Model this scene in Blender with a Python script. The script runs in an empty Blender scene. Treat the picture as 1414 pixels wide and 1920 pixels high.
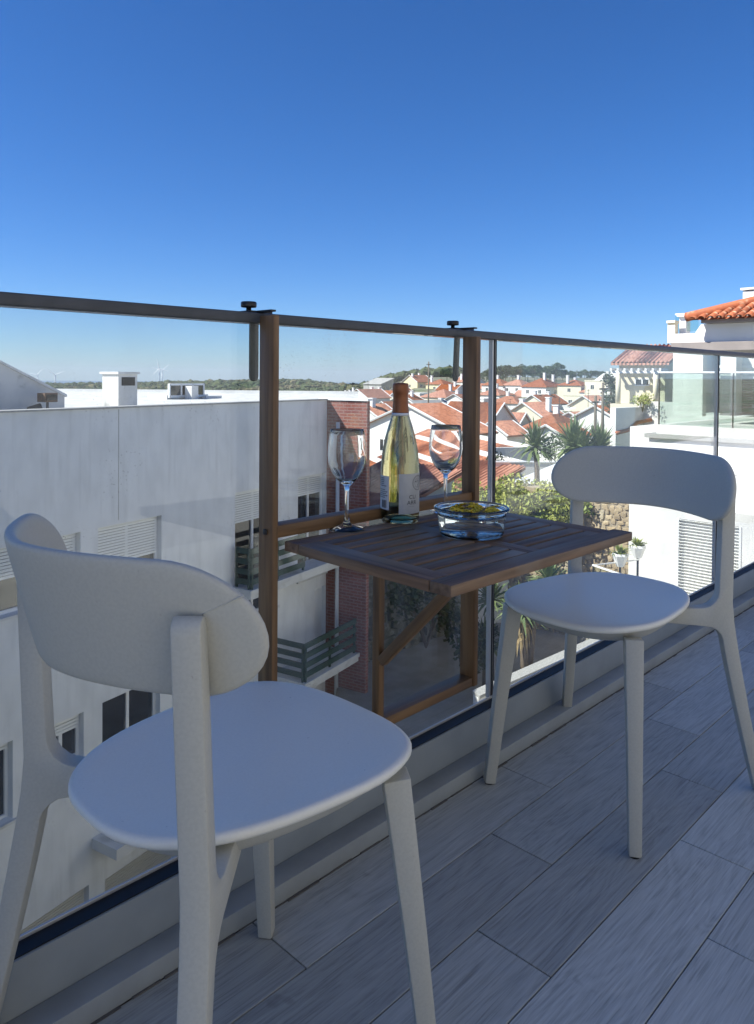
import bpy, bmesh, math, random
from mathutils import Vector, Matrix
random.seed(7)
R = math.radians
scene = bpy.context.scene
C = scene.collection

# ---------------------------------------------------------------- camera
CAM_R = ((0.69535, -0.71863, 0.00733), (-0.00657, -0.01655, -0.99984), (0.71864, 0.69519, -0.01623))  # right, down, forward
FPX, U0, V0, EYE = 1412.0, 707.0, 730.0, 1.0
cam_data = bpy.data.cameras.new('camera')
cam = bpy.data.objects.new('camera', cam_data); C.objects.link(cam)
cam_data.sensor_fit = 'HORIZONTAL'; cam_data.sensor_width = 36.0
cam_data.lens = 36.0 * FPX / 1414.0
cam_data.shift_y = -(960.0 - V0) / 1414.0
cam_data.clip_start = 0.02; cam_data.clip_end = 60000
_r, _d, _f = (Vector(a).normalized() for a in CAM_R)
mw = Matrix(((_r.x, -_d.x, -_f.x, 0), (_r.y, -_d.y, -_f.y, 0), (_r.z, -_d.z, -_f.z, EYE), (0, 0, 0, 1)))
cam.matrix_world = mw
scene.camera = cam

# ---------------------------------------------------------------- sky, sun, exposure
SUN = Vector((-0.62, 0.40, 0.70)).normalized()
world = bpy.data.worlds.new('World'); scene.world = world; world.use_nodes = True
wn = world.node_tree.nodes; wl_ = world.node_tree.links
bg = wn['Background']
sky = wn.new('ShaderNodeTexSky'); sky.sky_type = 'NISHITA'; sky.sun_disc = False
sky.sun_elevation = math.asin(SUN.z); sky.sun_rotation = math.atan2(SUN.x, SUN.y)
sky.altitude = 1500; sky.air_density = 1.0; sky.dust_density = 0.8; sky.ozone_density = 10.0
hs = wn.new('ShaderNodeHueSaturation'); hs.inputs['Hue'].default_value = 0.505; hs.inputs['Saturation'].default_value = 1.14; wl_.new(sky.outputs[0], hs.inputs['Color'])
wl_.new(hs.outputs[0], bg.inputs[0]); bg.inputs[1].default_value = 0.060
sd = bpy.data.lights.new('sun', 'SUN'); sd.energy = 3.7; sd.angle = R(0.53); sd.color = (1.0, 0.95, 0.87)
so = bpy.data.objects.new('sun', sd); C.objects.link(so)
so.rotation_euler = SUN.to_track_quat('Z', 'Y').to_euler()
scene.view_settings.view_transform = 'Standard'; scene.view_settings.look = 'None'
scene.view_settings.gamma = 1.0; scene.view_settings.exposure = 1.35
scene.render.engine = 'CYCLES'
cy = scene.cycles
cy.max_bounces = 12; cy.transmission_bounces = 12; cy.transparent_max_bounces = 24; cy.diffuse_bounces = 4; cy.glossy_bounces = 5
cy.caustics_reflective = False; cy.caustics_refractive = False; cy.use_denoising = True
cy.sample_clamp_indirect = 6.0

# ---------------------------------------------------------------- helpers
def ray(u, v):
    a, b = (u - U0) / FPX, (v - V0) / FPX
    return Vector([CAM_R[0][k] * a + CAM_R[1][k] * b + CAM_R[2][k] for k in range(3)])
def at(u, v, t):                       # a point seen in that direction, t metres ahead
    p = ray(u, v) * t; return Vector((p.x, p.y, p.z + EYE))
def tag(o, label=None, cat=None, group=None, kind=None):
    if label: o['label'] = label
    if cat: o['category'] = cat
    if group: o['group'] = group
    if kind: o['kind'] = kind
    return o
def empty(name, loc=(0, 0, 0), rz=0.0, label=None, cat=None, group=None):
    o = bpy.data.objects.new(name, None); C.objects.link(o); o.empty_display_size = 0.1
    o.location = loc; o.rotation_euler = (0, 0, rz)
    return tag(o, label, cat, group)
def mkobj(name, me, parent=None):
    o = bpy.data.objects.new(name, me); C.objects.link(o)
    if parent is not None: o.parent = parent
    return o
class MB:
    def __init__(s): s.v = []; s.f = []
    def add(s, vs, fs):
        b = len(s.v); s.v += [tuple(p) for p in vs]; s.f += [tuple(b + i for i in f) for f in fs]; return s
    def quad(s, *p): return s.add(p, [tuple(range(len(p)))])
    def box(s, x0, x1, y0, y1, z0, z1, m=None):
        vs = [(x, y, z) for z in (z0, z1) for y in (y0, y1) for x in (x0, x1)]
        if m is not None: vs = [m @ Vector(p) for p in vs]
        return s.add(vs, [(0, 2, 3, 1), (4, 5, 7, 6), (0, 1, 5, 4), (2, 6, 7, 3), (0, 4, 6, 2), (1, 3, 7, 5)])
    def prism(s, poly, h0, h1, axis='y'):
        n = len(poly)
        def P(a, b, h): return {'y': (a, h, b), 'x': (h, a, b), 'z': (a, b, h)}[axis]
        vs = [P(a, b, h0) for a, b in poly] + [P(a, b, h1) for a, b in poly]
        fs = [tuple(range(n)), tuple(range(2 * n - 1, n - 1, -1))] + [(i, i + n, (i + 1) % n + n, (i + 1) % n) for i in range(n)]
        return s.add(vs, fs)
    def tube(s, pts, rad, n=8, cap=True, rot=0.0, aspect=1.0):
        pts = [Vector(p) for p in pts]; b = len(s.v)
        if not isinstance(rad, (list, tuple)): rad = [rad] * len(pts)
        ref = Vector((0.31, 0.17, 0.93)) if abs((pts[-1] - pts[0]).normalized().z) < 0.8 else Vector((1, 0, 0))
        vs = []
        for i, p in enumerate(pts):
            d = (pts[min(i + 1, len(pts) - 1)] - pts[max(i - 1, 0)]).normalized()
            x = (ref - d * ref.dot(d)).normalized(); y = d.cross(x)
            for k in range(n):
                a = 2 * math.pi * k / n + rot
                vs.append(p + x * math.cos(a) * rad[i] + y * math.sin(a) * rad[i] * aspect)
        fs = []
        for i in range(len(pts) - 1):
            for k in range(n):
                k2 = (k + 1) % n; fs.append((i * n + k, i * n + k2, (i + 1) * n + k2, (i + 1) * n + k))
        if cap: fs += [tuple(range(n - 1, -1, -1)), tuple((len(pts) - 1) * n + k for k in range(n))]
        return s.add(vs, fs)
    def lathe(s, prof, n=32, c=(0, 0, 0)):
        vs, fs = [], []; idx = []
        for r, z in prof:
            if r < 1e-6: idx.append([len(vs)] * n); vs.append((c[0], c[1], c[2] + z))
            else:
                idx.append(list(range(len(vs), len(vs) + n)))
                vs += [(c[0] + r * math.cos(2 * math.pi * k / n), c[1] + r * math.sin(2 * math.pi * k / n), c[2] + z) for k in range(n)]
        for i in range(len(prof) - 1):
            for k in range(n):
                k2 = (k + 1) % n; f = []
                for j in (idx[i][k], idx[i][k2], idx[i + 1][k2], idx[i + 1][k]):
                    if j not in f: f.append(j)
                if len(f) > 2: fs.append(tuple(f))
        return s.add(vs, fs)
    def mesh(s, name):
        me = bpy.data.meshes.new(name); me.from_pydata(s.v, [], s.f); me.update(); return me
    def build(s, name, m, parent=None, smooth=False, bevel=0.0, seg=2, fix=True, angle=40):
        me = s.mesh(name)
        if fix:
            bm = bmesh.new(); bm.from_mesh(me); bmesh.ops.recalc_face_normals(bm, faces=bm.faces)
            if bevel > 0:
                ed = [e for e in bm.edges if len(e.link_faces) == 2 and e.calc_face_angle(0) > R(30)]
                bmesh.ops.bevel(bm, geom=ed, offset=bevel, segments=seg, affect='EDGES', profile=0.5, clamp_overlap=True)
            bm.to_mesh(me); bm.free()
        me.materials.append(MAT[m] if isinstance(m, str) else m)
        if smooth or bevel > 0:
            me.shade_smooth()
            if not (smooth is True and bevel == 0): me.set_sharp_from_angle(angle=R(angle))
        return mkobj(name, me, parent)
def copy_tree(o, parent=None):
    c = o.copy(); C.objects.link(c); c.parent = parent
    for ch in o.children: copy_tree(ch, c)
    return c

# ---------------------------------------------------------------- materials (all procedural)
MAT = {}
def nodes(name):
    m = bpy.data.materials.new(name); m.use_nodes = True; MAT[name] = m
    nt = m.node_tree; return m, nt, nt.nodes['Principled BSDF'], nt.nodes, nt.links
def pbr(name, c1, rough=0.6, c2=None, scale=5.0, stretch=(1, 1, 1), bump=0.0, bscale=None, metal=0.0, spec=0.5,
        lo=0.35, hi=0.65, detail=6.0, rnd=0.0, c3=None, scale3=1.0, lo3=0.5, hi3=0.7, bdist=0.01, stretch3=None):
    m, nt, p, N, L = nodes(name)
    p.inputs['Roughness'].default_value = rough; p.inputs['Metallic'].default_value = metal
    p.inputs['Specular IOR Level'].default_value = spec
    p.inputs['Base Color'].default_value = (*c1, 1)
    tc = N.new('ShaderNodeTexCoord'); mp = N.new('ShaderNodeMapping'); L.new(tc.outputs['Object'], mp.inputs[0])
    mp.inputs['Scale'].default_value = stretch
    oi = N.new('ShaderNodeObjectInfo')
    if rnd > 0:
        mul = N.new('ShaderNodeVectorMath'); mul.operation = 'SCALE'; mul.inputs[0].default_value = (37, 53, 71); L.new(oi.outputs['Random'], mul.inputs['Scale'])
        L.new(mul.outputs[0], mp.inputs['Location'])
    last = None
    if c2 is not None:
        no = N.new('ShaderNodeTexNoise'); no.inputs['Scale'].default_value = scale; no.inputs['Detail'].default_value = detail; L.new(mp.outputs[0], no.inputs['Vector'])
        mr = N.new('ShaderNodeMapRange'); mr.inputs[1].default_value = lo; mr.inputs[2].default_value = hi; L.new(no.outputs[0], mr.inputs[0])
        mx = N.new('ShaderNodeMix'); mx.data_type = 'RGBA'; mx.inputs[6].default_value = (*c1, 1); mx.inputs[7].default_value = (*c2, 1)
        L.new(mr.outputs[0], mx.inputs[0]); last = mx.outputs[2]
        if c3 is not None:
            n3 = N.new('ShaderNodeTexNoise'); n3.inputs['Scale'].default_value = scale3; n3.inputs['Detail'].default_value = 4
            if stretch3:
                mp3 = N.new('ShaderNodeMapping'); mp3.inputs['Scale'].default_value = stretch3; L.new(tc.outputs['Object'], mp3.inputs[0]); L.new(mp3.outputs[0], n3.inputs['Vector'])
            else: L.new(tc.outputs['Object'], n3.inputs['Vector'])
            m3 = N.new('ShaderNodeMapRange'); m3.inputs[1].default_value = lo3; m3.inputs[2].default_value = hi3; L.new(n3.outputs[0], m3.inputs[0])
            x3 = N.new('ShaderNodeMix'); x3.data_type = 'RGBA'; L.new(m3.outputs[0], x3.inputs[0]); L.new(last, x3.inputs[6]); x3.inputs[7].default_value = (*c3, 1); last = x3.outputs[2]
        if rnd > 0:
            hv = N.new('ShaderNodeHueSaturation'); ma = N.new('ShaderNodeMapRange'); L.new(oi.outputs['Random'], ma.inputs[0])
            ma.inputs[3].default_value = 1 - rnd; ma.inputs[4].default_value = 1 + rnd; L.new(ma.outputs[0], hv.inputs['Value']); L.new(last, hv.inputs['Color']); last = hv.outputs[0]
        L.new(last, p.inputs['Base Color'])
    if bump > 0:
        nb = N.new('ShaderNodeTexNoise'); nb.inputs['Scale'].default_value = bscale or scale; nb.inputs['Detail'].default_value = 8; L.new(mp.outputs[0], nb.inputs['Vector'])
        bp = N.new('ShaderNodeBump'); bp.inputs['Strength'].default_value = bump; bp.inputs['Distance'].default_value = bdist
        L.new(nb.outputs[0], bp.inputs['Height']); L.new(bp.outputs[0], p.inputs['Normal'])
    return m
def banded(name, c1, c2, c3, axis, per, rough=0.8, strength=0.7, dist=0.05, rowax=None, rowper=0.4):
    """roof tiles / shutters: real relief lines across one axis, patchy colour"""
    m, nt, p, N, L = nodes(name); p.inputs['Roughness'].default_value = rough; p.inputs['Specular IOR Level'].default_value = 0.25
    tc = N.new('ShaderNodeTexCoord'); sp = N.new('ShaderNodeSeparateXYZ'); L.new(tc.outputs['Object'], sp.inputs[0])
    no = N.new('ShaderNodeTexNoise'); no.inputs['Scale'].default_value = 2.2; no.inputs['Detail'].default_value = 8; L.new(tc.outputs['Object'], no.inputs['Vector'])
    rmp = N.new('ShaderNodeValToRGB'); e = rmp.color_ramp.elements; e[0].position = 0.32; e[0].color = (*c3, 1); e[1].position = 0.7; e[1].color = (*c2, 1)
    k = e.new(0.5); k.color = (*c1, 1); L.new(no.outputs[0], rmp.inputs[0]); oi = N.new('ShaderNodeObjectInfo'); hv = N.new('ShaderNodeHueSaturation'); mv = N.new('ShaderNodeMapRange'); mv.inputs[3].default_value = 0.72; mv.inputs[4].default_value = 1.2; L.new(oi.outputs['Random'], mv.inputs[0]); L.new(mv.outputs[0], hv.inputs['Value']); ms = N.new('ShaderNodeMapRange'); ms.inputs[3].default_value = 1.15; ms.inputs[4].default_value = 0.78; L.new(oi.outputs['Random'], ms.inputs[0]); L.new(ms.outputs[0], hv.inputs['Saturation']); L.new(rmp.outputs[0], hv.inputs['Color']); L.new(hv.outputs[0], p.inputs['Base Color'])
    mu = N.new('ShaderNodeMath'); mu.operation = 'MULTIPLY'; mu.inputs[1].default_value = 2 * math.pi / per; L.new(sp.outputs['XYZ'.index(axis)], mu.inputs[0])
    si = N.new('ShaderNodeMath'); si.operation = 'SINE'; L.new(mu.outputs[0], si.inputs[0]); h = si.outputs[0]
    if rowax:
        m2 = N.new('ShaderNodeMath'); m2.operation = 'MULTIPLY'; m2.inputs[1].default_value = 1 / rowper; L.new(sp.outputs['XYZ'.index(rowax)], m2.inputs[0])
        fr = N.new('ShaderNodeMath'); fr.operation = 'FRACT'; L.new(m2.outputs[0], fr.inputs[0])
        ad = N.new('ShaderNodeMath'); ad.operation = 'ADD'; L.new(h, ad.inputs[0]); L.new(fr.outputs[0], ad.inputs[1]); h = ad.outputs[0]
    bp = N.new('ShaderNodeBump'); bp.inputs['Strength'].default_value = strength; bp.inputs['Distance'].default_value = dist
    L.new(h, bp.inputs['Height']); L.new(bp.outputs[0], p.inputs['Normal']); return m
def clear_glass(name, tint, refl=1.0, dirt=0.0, ior=1.5):
    """a flat pane: what lies behind it shows straight through, with a real Fresnel reflection and a film of dirt"""
    m, nt, p, N, L = nodes(name); N.remove(p); out = N['Material Output']
    tr = N.new('ShaderNodeBsdfTransparent'); tr.inputs[0].default_value = (*tint, 1)
    gl = N.new('ShaderNodeBsdfGlossy'); gl.inputs['Roughness'].default_value = 0.0; gl.inputs[0].default_value = (refl, refl, refl, 1)
    fr = N.new('ShaderNodeFresnel'); ge = N.new('ShaderNodeNewGeometry'); io = N.new('ShaderNodeMapRange'); io.inputs[3].default_value = ior; io.inputs[4].default_value = 1 / ior
    L.new(ge.outputs['Backfacing'], io.inputs[0]); L.new(io.outputs[0], fr.inputs[0])
    mx = N.new('ShaderNodeMixShader'); L.new(fr.outputs[0], mx.inputs[0]); L.new(tr.outputs[0], mx.inputs[1]); L.new(gl.outputs[0], mx.inputs[2]); last = mx.outputs[0]
    if dirt > 0:
        tc = N.new('ShaderNodeTexCoord'); mp = N.new('ShaderNodeMapping'); mp.inputs['Scale'].default_value = (1, 1, 0.35); L.new(tc.outputs['Object'], mp.inputs[0])
        n1 = N.new('ShaderNodeTexNoise'); n1.inputs['Scale'].default_value = 9; n1.inputs['Detail'].default_value = 9; L.new(mp.outputs[0], n1.inputs['Vector'])
        r1 = N.new('ShaderNodeMapRange'); r1.inputs[1].default_value = 0.42; r1.inputs[2].default_value = 0.85; r1.inputs[3].default_value = 0.04 * dirt; r1.inputs[4].default_value = dirt; L.new(n1.outputs[0], r1.inputs[0])
        vo = N.new('ShaderNodeTexVoronoi'); vo.inputs['Scale'].default_value = 120; L.new(tc.outputs['Object'], vo.inputs['Vector'])
        r2 = N.new('ShaderNodeMapRange'); r2.inputs[1].default_value = 0.10; r2.inputs[2].default_value = 0.17; r2.inputs[3].default_value = 1; r2.inputs[4].default_value = 0; L.new(vo.outputs['Distance'], r2.inputs[0])
        n2 = N.new('ShaderNodeTexNoise'); n2.inputs['Scale'].default_value = 6; L.new(tc.outputs['Object'], n2.inputs['Vector'])
        r3 = N.new('ShaderNodeMapRange'); r3.inputs[1].default_value = 0.54; r3.inputs[2].default_value = 0.66; r3.inputs[4].default_value = 0.42; L.new(n2.outputs[0], r3.inputs[0])
        mu = N.new('ShaderNodeMath'); mu.operation = 'MULTIPLY'; L.new(r2.outputs[0], mu.inputs[0]); L.new(r3.outputs[0], mu.inputs[1])
        ad = N.new('ShaderNodeMath'); ad.operation = 'MAXIMUM'; L.new(r1.outputs[0], ad.inputs[0]); L.new(mu.outputs[0], ad.inputs[1])
        di = N.new('ShaderNodeBsdfDiffuse'); di.inputs[0].default_value = (0.62, 0.64, 0.64, 1)
        m2 = N.new('ShaderNodeMixShader'); L.new(ad.outputs[0], m2.inputs[0]); L.new(last, m2.inputs[1]); L.new(di.outputs[0], m2.inputs[2]); last = m2.outputs[0]
    L.new(last, out.inputs[0]); return m
def solid_glass(name, col, ior=1.5, rough=0.0, dens=0.0, vcol=None):
    m, nt, p, N, L = nodes(name); N.remove(p); out = N['Material Output']
    g = N.new('ShaderNodeBsdfGlass'); g.inputs['Color'].default_value = (*col, 1); g.inputs['IOR'].default_value = ior; g.inputs['Roughness'].default_value = rough
    L.new(g.outputs[0], out.inputs[0])
    if dens > 0:
        ab = N.new('ShaderNodeVolumeAbsorption'); ab.inputs['Color'].default_value = (*vcol, 1); ab.inputs['Density'].default_value = dens; L.new(ab.outputs[0], out.inputs[1])
    return m
def brickmat(name, c1, c2, mortar, w, h):
    m, nt, p, N, L = nodes(name); p.inputs['Roughness'].default_value = 0.85
    tc = N.new('ShaderNodeTexCoord'); sp = N.new('ShaderNodeSeparateXYZ'); L.new(tc.outputs['Object'], sp.inputs[0])
    ad = N.new('ShaderNodeMath'); ad.operation = 'ADD'; L.new(sp.outputs[0], ad.inputs[0]); L.new(sp.outputs[1], ad.inputs[1])
    cb = N.new('ShaderNodeCombineXYZ'); L.new(ad.outputs[0], cb.inputs[0]); L.new(sp.outputs[2], cb.inputs[1])
    b = N.new('ShaderNodeTexBrick'); b.inputs['Scale'].default_value = 1; b.inputs['Brick Width'].default_value = w; b.inputs['Row Height'].default_value = h; b.inputs['Mortar Size'].default_value = 0.014
    b.inputs['Color1'].default_value = (*c1, 1); b.inputs['Color2'].default_value = (*c2, 1); b.inputs['Mortar'].default_value = (*mortar, 1); L.new(cb.outputs[0], b.inputs['Vector'])
    L.new(b.outputs[0], p.inputs['Base Color'])
    bp = N.new('ShaderNodeBump'); bp.inputs['Strength'].default_value = 0.6; bp.inputs['Distance'].default_value = 0.02; bp.invert = True; L.new(b.outputs['Fac'], bp.inputs['Height']); L.new(bp.outputs[0], p.inputs['Normal']); return m
def stonemat(name, cols, scale, mort):
    m, nt, p, N, L = nodes(name); p.inputs['Roughness'].default_value = 0.9
    tc = N.new('ShaderNodeTexCoord'); mp = N.new('ShaderNodeMapping'); mp.inputs['Scale'].default_value = (1, 1, 1.5); L.new(tc.outputs['Object'], mp.inputs[0])
    nz = N.new('ShaderNodeTexNoise'); nz.inputs['Scale'].default_value = 3; L.new(mp.outputs[0], nz.inputs['Vector'])
    mv = N.new('ShaderNodeMix'); mv.data_type = 'RGBA'; mv.inputs[0].default_value = 0.12; L.new(mp.outputs[0], mv.inputs[6]); L.new(nz.outputs['Color'], mv.inputs[7])
    v = N.new('ShaderNodeTexVoronoi'); v.inputs['Scale'].default_value = scale; L.new(mv.outputs[2], v.inputs['Vector'])
    ve = N.new('ShaderNodeTexVoronoi'); ve.feature = 'DISTANCE_TO_EDGE'; ve.inputs['Scale'].default_value = scale; L.new(mv.outputs[2], ve.inputs['Vector'])
    rp = N.new('ShaderNodeValToRGB'); e = rp.color_ramp.elements; e[0].color = (*cols[0], 1); e[1].color = (*cols[2], 1); k = e.new(0.5); k.color = (*cols[1], 1)
    sx = N.new('ShaderNodeSeparateXYZ'); L.new(v.outputs['Color'], sx.inputs[0]); L.new(sx.outputs[0], rp.inputs[0])
    mr = N.new('ShaderNodeMapRange'); mr.inputs[2].default_value = 0.07; L.new(ve.outputs['Distance'], mr.inputs[0])
    mx = N.new('ShaderNodeMix'); mx.data_type = 'RGBA'; mx.inputs[6].default_value = (*mort, 1); L.new(mr.outputs[0], mx.inputs[0]); L.new(rp.outputs[0], mx.inputs[7]); L.new(mx.outputs[2], p.inputs['Base Color'])
    bp = N.new('ShaderNodeBump'); bp.inputs['Strength'].default_value = 1; bp.inputs['Distance'].default_value = 0.08; L.new(mr.outputs[0], bp.inputs['Height']); L.new(bp.outputs[0], p.inputs['Normal']); return m
def leafmat(name, c1, c2, scale=0.6, rough=0.55):
    m = pbr(name, c1, rough, c2, scale=scale, lo=0.3, hi=0.7, rnd=0.12, spec=0.3)
    return m

# near things
def woodtile(name):
    m, nt, p, N, L = nodes(name)
    tc = N.new('ShaderNodeTexCoord'); oi = N.new('ShaderNodeObjectInfo')
    sc = N.new('ShaderNodeVectorMath'); sc.operation = 'SCALE'; sc.inputs[0].default_value = (31, 17, 5); L.new(oi.outputs['Random'], sc.inputs['Scale'])
    ad = N.new('ShaderNodeVectorMath'); ad.operation = 'ADD'; L.new(tc.outputs['Object'], ad.inputs[0]); L.new(sc.outputs[0], ad.inputs[1])
    m1 = N.new('ShaderNodeMapping'); m1.inputs['Scale'].default_value = (1.6, 9, 1); L.new(ad.outputs[0], m1.inputs[0])
    m2 = N.new('ShaderNodeMapping'); m2.inputs['Scale'].default_value = (9, 260, 1); L.new(ad.outputs[0], m2.inputs[0])
    a = N.new('ShaderNodeTexNoise'); a.inputs['Scale'].default_value = 1.0; a.inputs['Detail'].default_value = 5; a.inputs['Distortion'].default_value = 1.2; L.new(m1.outputs[0], a.inputs['Vector'])
    wv = N.new('ShaderNodeTexNoise'); wv.inputs['Scale'].default_value = 1.0; wv.inputs['Detail'].default_value = 3; wv.inputs['Distortion'].default_value = 0.8; L.new(m2.outputs[0], wv.inputs['Vector'])
    mu = N.new('ShaderNodeMath'); mu.operation = 'MULTIPLY'; mu.inputs[1].default_value = 11; L.new(a.outputs[0], mu.inputs[0])
    fr = N.new('ShaderNodeMath'); fr.operation = 'PINGPONG'; fr.inputs[1].default_value = 0.5; L.new(mu.outputs[0], fr.inputs[0])
    x1 = N.new('ShaderNodeMath'); x1.operation = 'MULTIPLY_ADD'; x1.inputs[1].default_value = 0.30; L.new(fr.outputs[0], x1.inputs[0]); 
    x2 = N.new('ShaderNodeMath'); x2.operation = 'MULTIPLY'; x2.inputs[1].default_value = 0.9; L.new(wv.outputs[0], x2.inputs[0]); L.new(x2.outputs[0], x1.inputs[2])
    big = N.new('ShaderNodeTexNoise'); big.inputs['Scale'].default_value = 4.0; big.inputs['Detail'].default_value = 3; L.new(ad.outputs[0], big.inputs['Vector'])
    x3 = N.new('ShaderNodeMath'); x3.operation = 'MULTIPLY_ADD'; x3.inputs[1].default_value = 0.35; L.new(big.outputs[0], x3.inputs[0]); L.new(x1.outputs[0], x3.inputs[2])
    rp = N.new('ShaderNodeValToRGB'); e = rp.color_ramp.elements; e[0].position = 0.40; e[0].color = (0.27, 0.28, 0.27, 1); e[1].position = 0.98; e[1].color = (0.54, 0.555, 0.535, 1); k = e.new(0.68); k.color = (0.43, 0.445, 0.43, 1)
    L.new(x3.outputs[0], rp.inputs[0])
    hv = N.new('ShaderNodeHueSaturation'); ma = N.new('ShaderNodeMapRange'); ma.inputs[3].default_value = 0.72; ma.inputs[4].default_value = 1.15; L.new(oi.outputs['Random'], ma.inputs[0]); L.new(ma.outputs[0], hv.inputs['Value']); L.new(rp.outputs[0], hv.inputs['Color'])
    # a few dark spills and specks
    sn = N.new('ShaderNodeTexNoise'); sn.inputs['Scale'].default_value = 14; sn.inputs['Detail'].default_value = 2; L.new(ad.outputs[0], sn.inputs['Vector'])
    sr = N.new('ShaderNodeMapRange'); sr.inputs[1].default_value = 0.745; sr.inputs[2].default_value = 0.80; sr.inputs[4].default_value = 0.35; L.new(sn.outputs[0], sr.inputs[0])
    mx = N.new('ShaderNodeMix'); mx.data_type = 'RGBA'; mx.inputs[7].default_value = (0.10, 0.095, 0.09, 1); L.new(sr.outputs[0], mx.inputs[0]); L.new(hv.outputs[0], mx.inputs[6])
    L.new(mx.outputs[2], p.inputs['Base Color'])
    p.inputs['Roughness'].default_value = 0.5; p.inputs['Specular IOR Level'].default_value = 0.35
    bp = N.new('ShaderNodeBump'); bp.inputs['Strength'].default_value = 0.35; bp.inputs['Distance'].default_value = 0.002; L.new(x1.outputs[0], bp.inputs['Height']); L.new(bp.outputs[0], p.inputs['Normal'])
woodtile('floor_tile')
pbr('grout', (0.10, 0.095, 0.09), 0.9)
pbr('aluminium', (0.24, 0.27, 0.29), 0.45, (0.28, 0.31, 0.33), scale=9, bump=0.02, spec=0.5)
pbr('kerb_paint', (0.31, 0.335, 0.345), 0.55, (0.23, 0.245, 0.25), scale=7, lo=0.45, hi=0.8, bump=0.05, bscale=60)
pbr('rail_metal', (0.050, 0.057, 0.068), 0.45, (0.065, 0.072, 0.085), scale=30)
pbr('channel_black', (0.012, 0.014, 0.018), 0.5, spec=0.25)
pbr('bead_metal', (0.55, 0.56, 0.57), 0.3, metal=0.6)
pbr('clamp_black', (0.012, 0.013, 0.015), 0.42)
pbr('bolt_metal', (0.05, 0.05, 0.055), 0.3, metal=0.8)
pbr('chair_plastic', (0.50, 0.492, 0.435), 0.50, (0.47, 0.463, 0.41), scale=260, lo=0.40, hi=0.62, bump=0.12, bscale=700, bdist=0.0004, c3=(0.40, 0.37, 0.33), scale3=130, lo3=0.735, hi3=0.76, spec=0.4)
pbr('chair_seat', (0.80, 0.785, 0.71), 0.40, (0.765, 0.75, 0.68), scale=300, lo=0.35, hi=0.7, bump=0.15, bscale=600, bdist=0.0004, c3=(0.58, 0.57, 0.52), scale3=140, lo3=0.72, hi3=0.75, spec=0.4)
pbr('table_wood', (0.105, 0.060, 0.033), 0.50, (0.24, 0.145, 0.082), scale=3.0, stretch=(1.5, 26, 26), bump=0.25, bscale=6, bdist=0.002, rnd=0.16, c3=(0.24, 0.18, 0.13), scale3=7, lo3=0.55, hi3=0.82)
pbr('frame_wood', (0.135, 0.072, 0.031), 0.5, (0.26, 0.148, 0.065), scale=3.0, stretch=(1.5, 22, 22), bump=0.25, bscale=6, bdist=0.002, rnd=0.14)
clear_glass('rail_glass', (0.925, 0.955, 0.955), dirt=0.05)
clear_glass('pane_glass', (0.80, 0.90, 0.88))
clear_glass('terrace_glass', (0.93, 0.975, 0.955), dirt=0.03)
solid_glass('clear_drink_glass', (0.99, 0.995, 0.995), 1.48)
solid_glass('bottle_glass', (0.985, 0.985, 0.93), 1.5)
solid_glass('white_wine', (1.0, 0.99, 0.93), 1.34, dens=7, vcol=(0.99, 0.82, 0.18))
solid_glass('bowl_glass', (0.975, 0.99, 0.985), 1.48)
solid_glass('water', (0.97, 0.985, 0.99), 1.333)
pbr('capsule_foil', (0.22, 0.075, 0.028), 0.38, (0.30, 0.11, 0.04), scale=25, metal=0.35)
pbr('label_paper', (0.56, 0.56, 0.54), 0.75, (0.52, 0.52, 0.50), scale=60, bump=0.05)
pbr('back_label_paper', (0.68, 0.70, 0.72), 0.7)
pbr('print_ink', (0.06, 0.06, 0.065), 0.6)
pbr('petal', (0.90, 0.60, 0.02), 0.6, (0.75, 0.60, 0.05), scale=40)
pbr('flower_heart', (0.45, 0.33, 0.03), 0.8)
pbr('stem_green', (0.06, 0.12, 0.03), 0.6)
# buildings
pbr('facade_white', (0.79, 0.795, 0.785), 0.85, (0.69, 0.70, 0.695), scale=2.6, stretch=(1, 1, 0.55), bump=0.10, bscale=14, lo=0.42, hi=0.72, c3=(0.56, 0.57, 0.56), scale3=2.4, lo3=0.53, hi3=1.0, stretch3=(2.6, 2.6, 0.22), detail=9)
pbr('plaster_white', (0.78, 0.77, 0.74), 0.85, (0.70, 0.69, 0.66), scale=1.1, bump=0.05, bscale=20, rnd=0.03)
pbr('facade_grey', (0.50, 0.485, 0.45), 0.9, (0.46, 0.445, 0.41), scale=2)
pbr('plaster_stained', (0.62, 0.61, 0.58), 0.9, (0.44, 0.44, 0.43), scale=1.6, lo=0.45, hi=0.75, bump=0.08, bscale=20, c3=(0.22, 0.22, 0.21), scale3=3.2, lo3=0.60, hi3=0.80)
pbr('plaster_cream', (0.72, 0.66, 0.50), 0.85, (0.66, 0.60, 0.46), scale=1.1, rnd=0.05)
pbr('plaster_yellow', (0.76, 0.67, 0.40), 0.85, (0.70, 0.62, 0.38), scale=1.1, rnd=0.05)
pbr('concrete_grey', (0.42, 0.41, 0.39), 0.9, (0.34, 0.335, 0.32), scale=1.0, bump=0.1, bscale=8)
pbr('slab_weathered', (0.66, 0.66, 0.64), 0.85, (0.45, 0.45, 0.42), scale=2.4, lo=0.5, hi=0.75)
pbr('granite', (0.40, 0.40, 0.39), 0.7, (0.28, 0.28, 0.27), scale=30)
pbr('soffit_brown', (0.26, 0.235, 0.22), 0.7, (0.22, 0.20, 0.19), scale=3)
pbr('white_paint', (0.80, 0.80, 0.79), 0.5)
pbr('dark_metal', (0.035, 0.037, 0.04), 0.4, metal=0.3)
pbr('green_paint', (0.016, 0.050, 0.042), 0.5, (0.022, 0.062, 0.052), scale=10)
pbr('rust_brown', (0.16, 0.085, 0.05), 0.8, (0.08, 0.05, 0.035), scale=12)
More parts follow.
